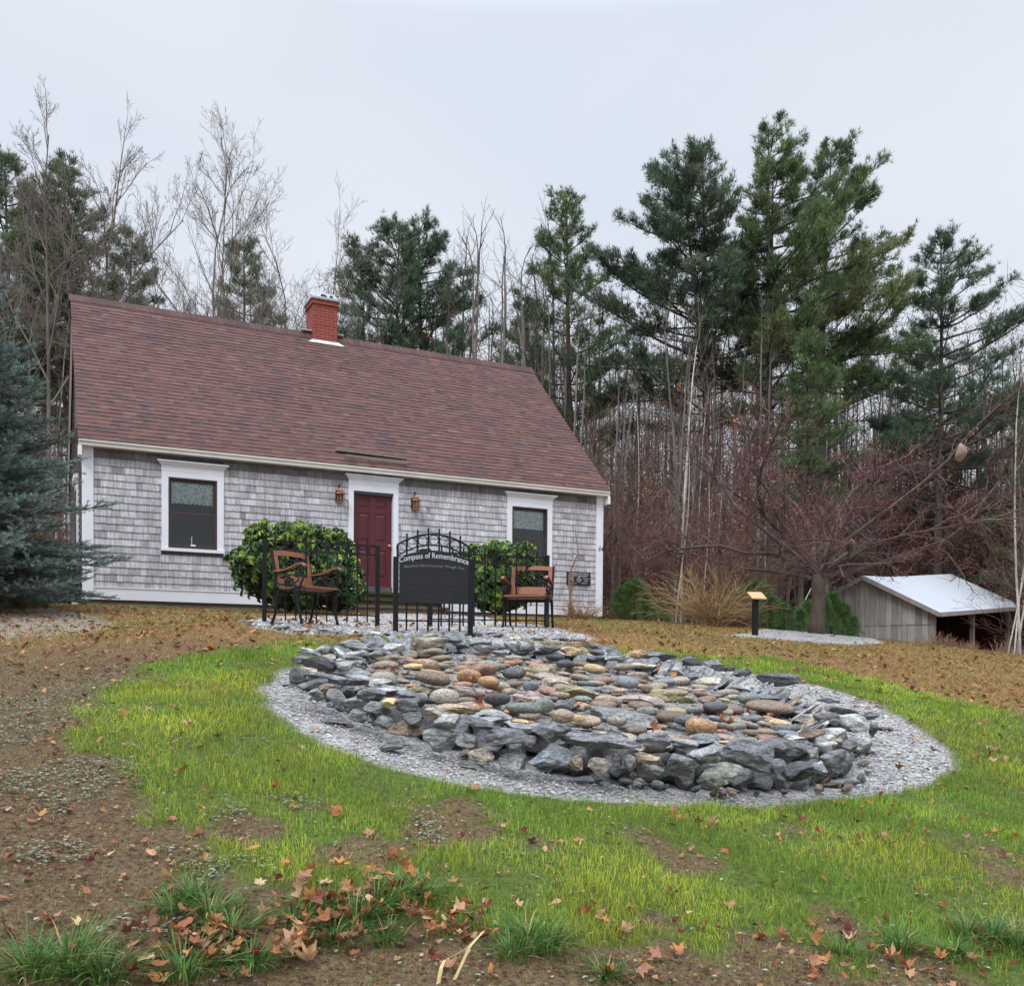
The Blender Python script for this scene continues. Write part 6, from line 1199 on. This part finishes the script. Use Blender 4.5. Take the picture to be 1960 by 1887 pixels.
b_ = base_at(1355, 22.5); o = canes(5, 190, 1.75, (.42, .29, .15), .009).build('arching_shrub', barkflat); o.location = tuple(b_); o.scale = (1.12, 1.1, .88); tag(o, 'tan leafless arching shrub at the lawn edge right of the house', 'shrub')
for kk, (px, D, s, lb) in enumerate([(1115, 21.7, .5, 'brown dead stems at the foot of the right house corner'), (1405, 23, .55, 'rusty dead fern clump beside the tan shrub')]):
    b_ = base_at(px, D); o = canes(6 + kk, 90, 1.2, (.26, .12, .06), .008, 1.2).build('dead_weed_clump', barkflat); o.location = tuple(b_); o.scale = (s * 1.4, s, s); tag(o, lb, 'dead weeds', 'clumps of dead weeds')
WC = [canes(20 + k, 45, 1.3, (.30, .17, .11), .012, .5, .3).mesh('dead_weed_clump') for k in range(3)]
for m_ in WC: m_.materials.append(barkflat)
wl = sorted([(random.uniform(1640, 1780), random.uniform(30, 33)) for _ in range(13)] + [(random.uniform(1785, 1990), random.uniform(28, 33.0)) for _ in range(24)])
for k, (px, D) in enumerate(wl):
    b_ = base_at(px, D); o = bpy.data.objects.new('dead_weed_clump', WC[k % 3]); COL.objects.link(o); s = random.uniform(.35, .6); o.location = tuple(b_); o.scale = (s, s, s); o.rotation_euler = (0, 0, k); tag(o, f'reddish brown dead goldenrod clump before the shed, {ordinal(k + 1)} from the left', 'dead weeds', 'dead goldenrod before the shed')
# dried climbing stem leaning on the wall by the plaque
rs = np.random.default_rng(3); q0 = w_of(9.95, -.75, 0); q0[2] = tzf(q0[0], q0[1]); q1 = w_of(10.45, -.10, 1.95); mb = MB()
for k in range(3):
    P = np.array([q0 + rs.normal(0, .05, 3), q0 * .75 + q1 * .25 + rs.normal(0, .05, 3), q0 * .5 + q1 * .5 + rs.normal(0, .04, 3), q0 * .25 + q1 * .75 + rs.normal(0, .03, 3), q1 + (0, 0, -k * .6)] if k == 0 else [q0 + rs.normal(0, .05, 3), q0 * .8 + q1 * .2 + rs.normal(0, .05, 3), q0 * .6 + q1 * .4 + rs.normal(0, .03, 3)]); mb.tube(P, np.linspace(.035, .008, len(P)), 6, (.20, .12, .08))
for k in range(90):
    t_ = rs.random() ** 1.3 * .9; p = q0 * (1 - t_) + q1 * t_ + rs.normal(0, .035, 3); mb.tube([p, p + rs.normal(0, .05, 3) + (0, 0, .02)], [.007, .003], 3, np.array([(.24, .12, .07), (.30, .27, .10)][int(rs.random() < .3)]) * rs.uniform(.7, 1.2), cap=False)
tag(mb.build('climbing_stem', barkflat), 'dried brown climber stem leaning on the shingles beside the plaque', 'climber')
mb = MB(); 
for k in range(60):
    p = w_of(10.05 + rs.random() * .7, -.75 + rs.random() * .3); p[2] = tzf(p[0], p[1]); d = rs.normal(0, .12, 3); mb.tube([p, p + (d[0], d[1], .08 + .1 * rs.random())], [.008, .004], 3, (.10, .22, .04), cap=False)
tag(mb.build('green_clump', grassm), 'small bright green herb clump at the foot of the climber', 'plant')

# ------------------------------------------------------------------ rhododendrons
def rhodo(seed, rx, ry, h, n=520, lgt=.35, base=(.06, .135, .04)):
    rs_ = np.random.default_rng(seed); Cn = MB(); S = MB()
    A = np.array([(0, 0, 0), (.022, .35, .012), (.026, .7, .010), (0, 1.0, -.03), (-.026, .7, .010), (-.022, .35, .012), (0, .5, -.004)]); F = np.array([(0, 1, 6, 0), (1, 2, 3, 6), (6, 3, 4, 5), (0, 6, 5, 0)])
    F = [np.array([(0, 1, 6), (0, 6, 5)]), np.array([(1, 2, 3, 6), (6, 3, 4, 5)])]
    for k in range(n):
        u = rs_.normal(size=3); u /= np.linalg.norm(u); u[2] = abs(u[2]) if rs_.random() < .75 else -abs(u[2]) * .6; rr_ = rs_.uniform(.72, 1.05) * (1 + .17 * math.sin(u[0] * 5 + seed) * math.sin(u[1] * 4 + u[2] * 6))
        c = np.array((u[0] * rx * rr_, u[1] * ry * rr_, h * .45 + u[2] * h * .56 * rr_)); c[2] = max(c[2], .12); nrm = u * (1, 1, .7) + (0, 0, .35); nrm /= np.linalg.norm(nrm)
        S.tube([c * (.25, .25, .5), c], [.012, .007], 3, (.12, .08, .05), cap=False)
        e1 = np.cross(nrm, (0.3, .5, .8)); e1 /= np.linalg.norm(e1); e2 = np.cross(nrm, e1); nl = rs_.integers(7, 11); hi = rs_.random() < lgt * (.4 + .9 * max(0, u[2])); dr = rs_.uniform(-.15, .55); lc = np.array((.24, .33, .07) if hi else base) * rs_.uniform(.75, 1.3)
        for j in range(nl):
            a = j * 6.283 / nl + rs_.normal(0, .2); o_ = e1 * math.cos(a) + e2 * math.sin(a); d = o_ * math.cos(dr) + nrm * math.sin(dr); d = d + rs_.normal(0, .15, 3); d /= np.linalg.norm(d); sd_ = np.cross(d, nrm); sd_ /= np.linalg.norm(sd_); up_ = np.cross(sd_, d); l = rs_.uniform(.072, .112)
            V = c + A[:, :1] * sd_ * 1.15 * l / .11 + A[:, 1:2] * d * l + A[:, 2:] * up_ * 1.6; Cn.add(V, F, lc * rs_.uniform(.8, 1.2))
    return S, Cn
stem_m = barkflat
def bush(px, D, seed, rx, ry, h, n, lb, **k):
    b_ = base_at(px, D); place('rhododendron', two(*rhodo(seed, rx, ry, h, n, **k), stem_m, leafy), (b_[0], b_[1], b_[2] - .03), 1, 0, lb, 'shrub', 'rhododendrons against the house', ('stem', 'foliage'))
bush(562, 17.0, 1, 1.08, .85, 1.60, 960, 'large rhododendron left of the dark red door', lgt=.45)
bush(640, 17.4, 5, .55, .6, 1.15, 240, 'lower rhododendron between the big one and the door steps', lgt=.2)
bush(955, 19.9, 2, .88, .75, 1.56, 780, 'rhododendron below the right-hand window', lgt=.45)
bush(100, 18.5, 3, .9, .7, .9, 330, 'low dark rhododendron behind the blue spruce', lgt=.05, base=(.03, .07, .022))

# ------------------------------------------------------------------ blue spruce on the left
rs = np.random.default_rng(11); T, Cn = MB(), MB(); H = 5.95; D = 14.2; b_ = base_at(-95, D); T.tube([(0, 0, -.2), (0, 0, H * .5), (0, 0, H)], [.14, .08, .015], 8, (.10, .075, .06))
tp, td, tcx = [], [], []
def spray(P0, d, L_, col, w=.0):
    P, _ = wobble_line(rs, P0, d, L_, 3, .08, up=.06); T.tube(P, [.006, .005, .004, .003], 3, (.16, .10, .06), cap=False); m = max(3, int(L_ / .022))
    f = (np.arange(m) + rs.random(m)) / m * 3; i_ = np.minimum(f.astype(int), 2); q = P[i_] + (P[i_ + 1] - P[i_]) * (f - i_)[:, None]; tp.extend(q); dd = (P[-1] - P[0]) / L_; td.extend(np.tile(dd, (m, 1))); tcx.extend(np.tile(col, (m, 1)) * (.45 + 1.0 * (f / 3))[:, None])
z = .30
while z < H - .1:
    t_ = z / H; Rr = 2.62 * (1 - t_) ** .92 * (.92 if z < .5 else 1) + .05; nb = 11 if t_ < .6 else 8; a0 = rs.uniform(0, 6.28)
    for k in range(nb):
        az = a0 + k * 6.283 / nb + rs.normal(0, .15)
        if math.cos(az) < -.75 and rs.random() < .7: continue
        L_ = Rr * rs.uniform(.78, 1.12); el = -.12 + .5 * t_; P, _ = wobble_line(rs, (0, 0, z), (math.cos(az) * math.cos(el), math.sin(az) * math.cos(el), math.sin(el)), L_, 7, .045, up=.03); T.tube(P, np.linspace(.008 + L_ * .010, .006, 8), 5, (.10, .075, .06), cap=False)
        m = int(L_ * 13); col = np.array((.19, .28, .26)) * rs.uniform(.75, 1.2)
        for j in range(m):
            u = .28 + .72 * (j + rs.random()) / m; f = min(u * 7, 6.99); q = P[int(f)] + (P[int(f) + 1] - P[int(f)]) * (f % 1); dl = P[int(f) + 1] - P[int(f)]; dl /= np.linalg.norm(dl); sd_ = 1 if j % 2 else -1; sv = np.cross(dl, (0, 0, 1)); d = dl * .8 + sv * sd_ * rs.uniform(.6, 1.0) + (0, 0, rs.uniform(-.28, .32)); l = (.14 + .30 * (1 - u) * min(L_, 2)) * rs.uniform(.7, 1.2)
            spray(q, d, l, col * rs.uniform(.8, 1.25))
            if l > .24:
                for s_ in (-1, 1): spray(q + d / np.linalg.norm(d) * l * .5, d + np.cross(d, (0, 0, 1)) * s_ * .8 + (0, 0, .1), l * .5, col * rs.uniform(.8, 1.25))
        spray(P[-2], P[-1] - P[-2], .2, col)
    z += rs.uniform(.15, .24)
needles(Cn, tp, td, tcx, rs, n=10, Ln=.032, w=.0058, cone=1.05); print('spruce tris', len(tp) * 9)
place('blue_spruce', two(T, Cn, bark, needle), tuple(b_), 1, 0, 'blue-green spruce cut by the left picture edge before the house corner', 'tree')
print('objects', len(bpy.data.objects))
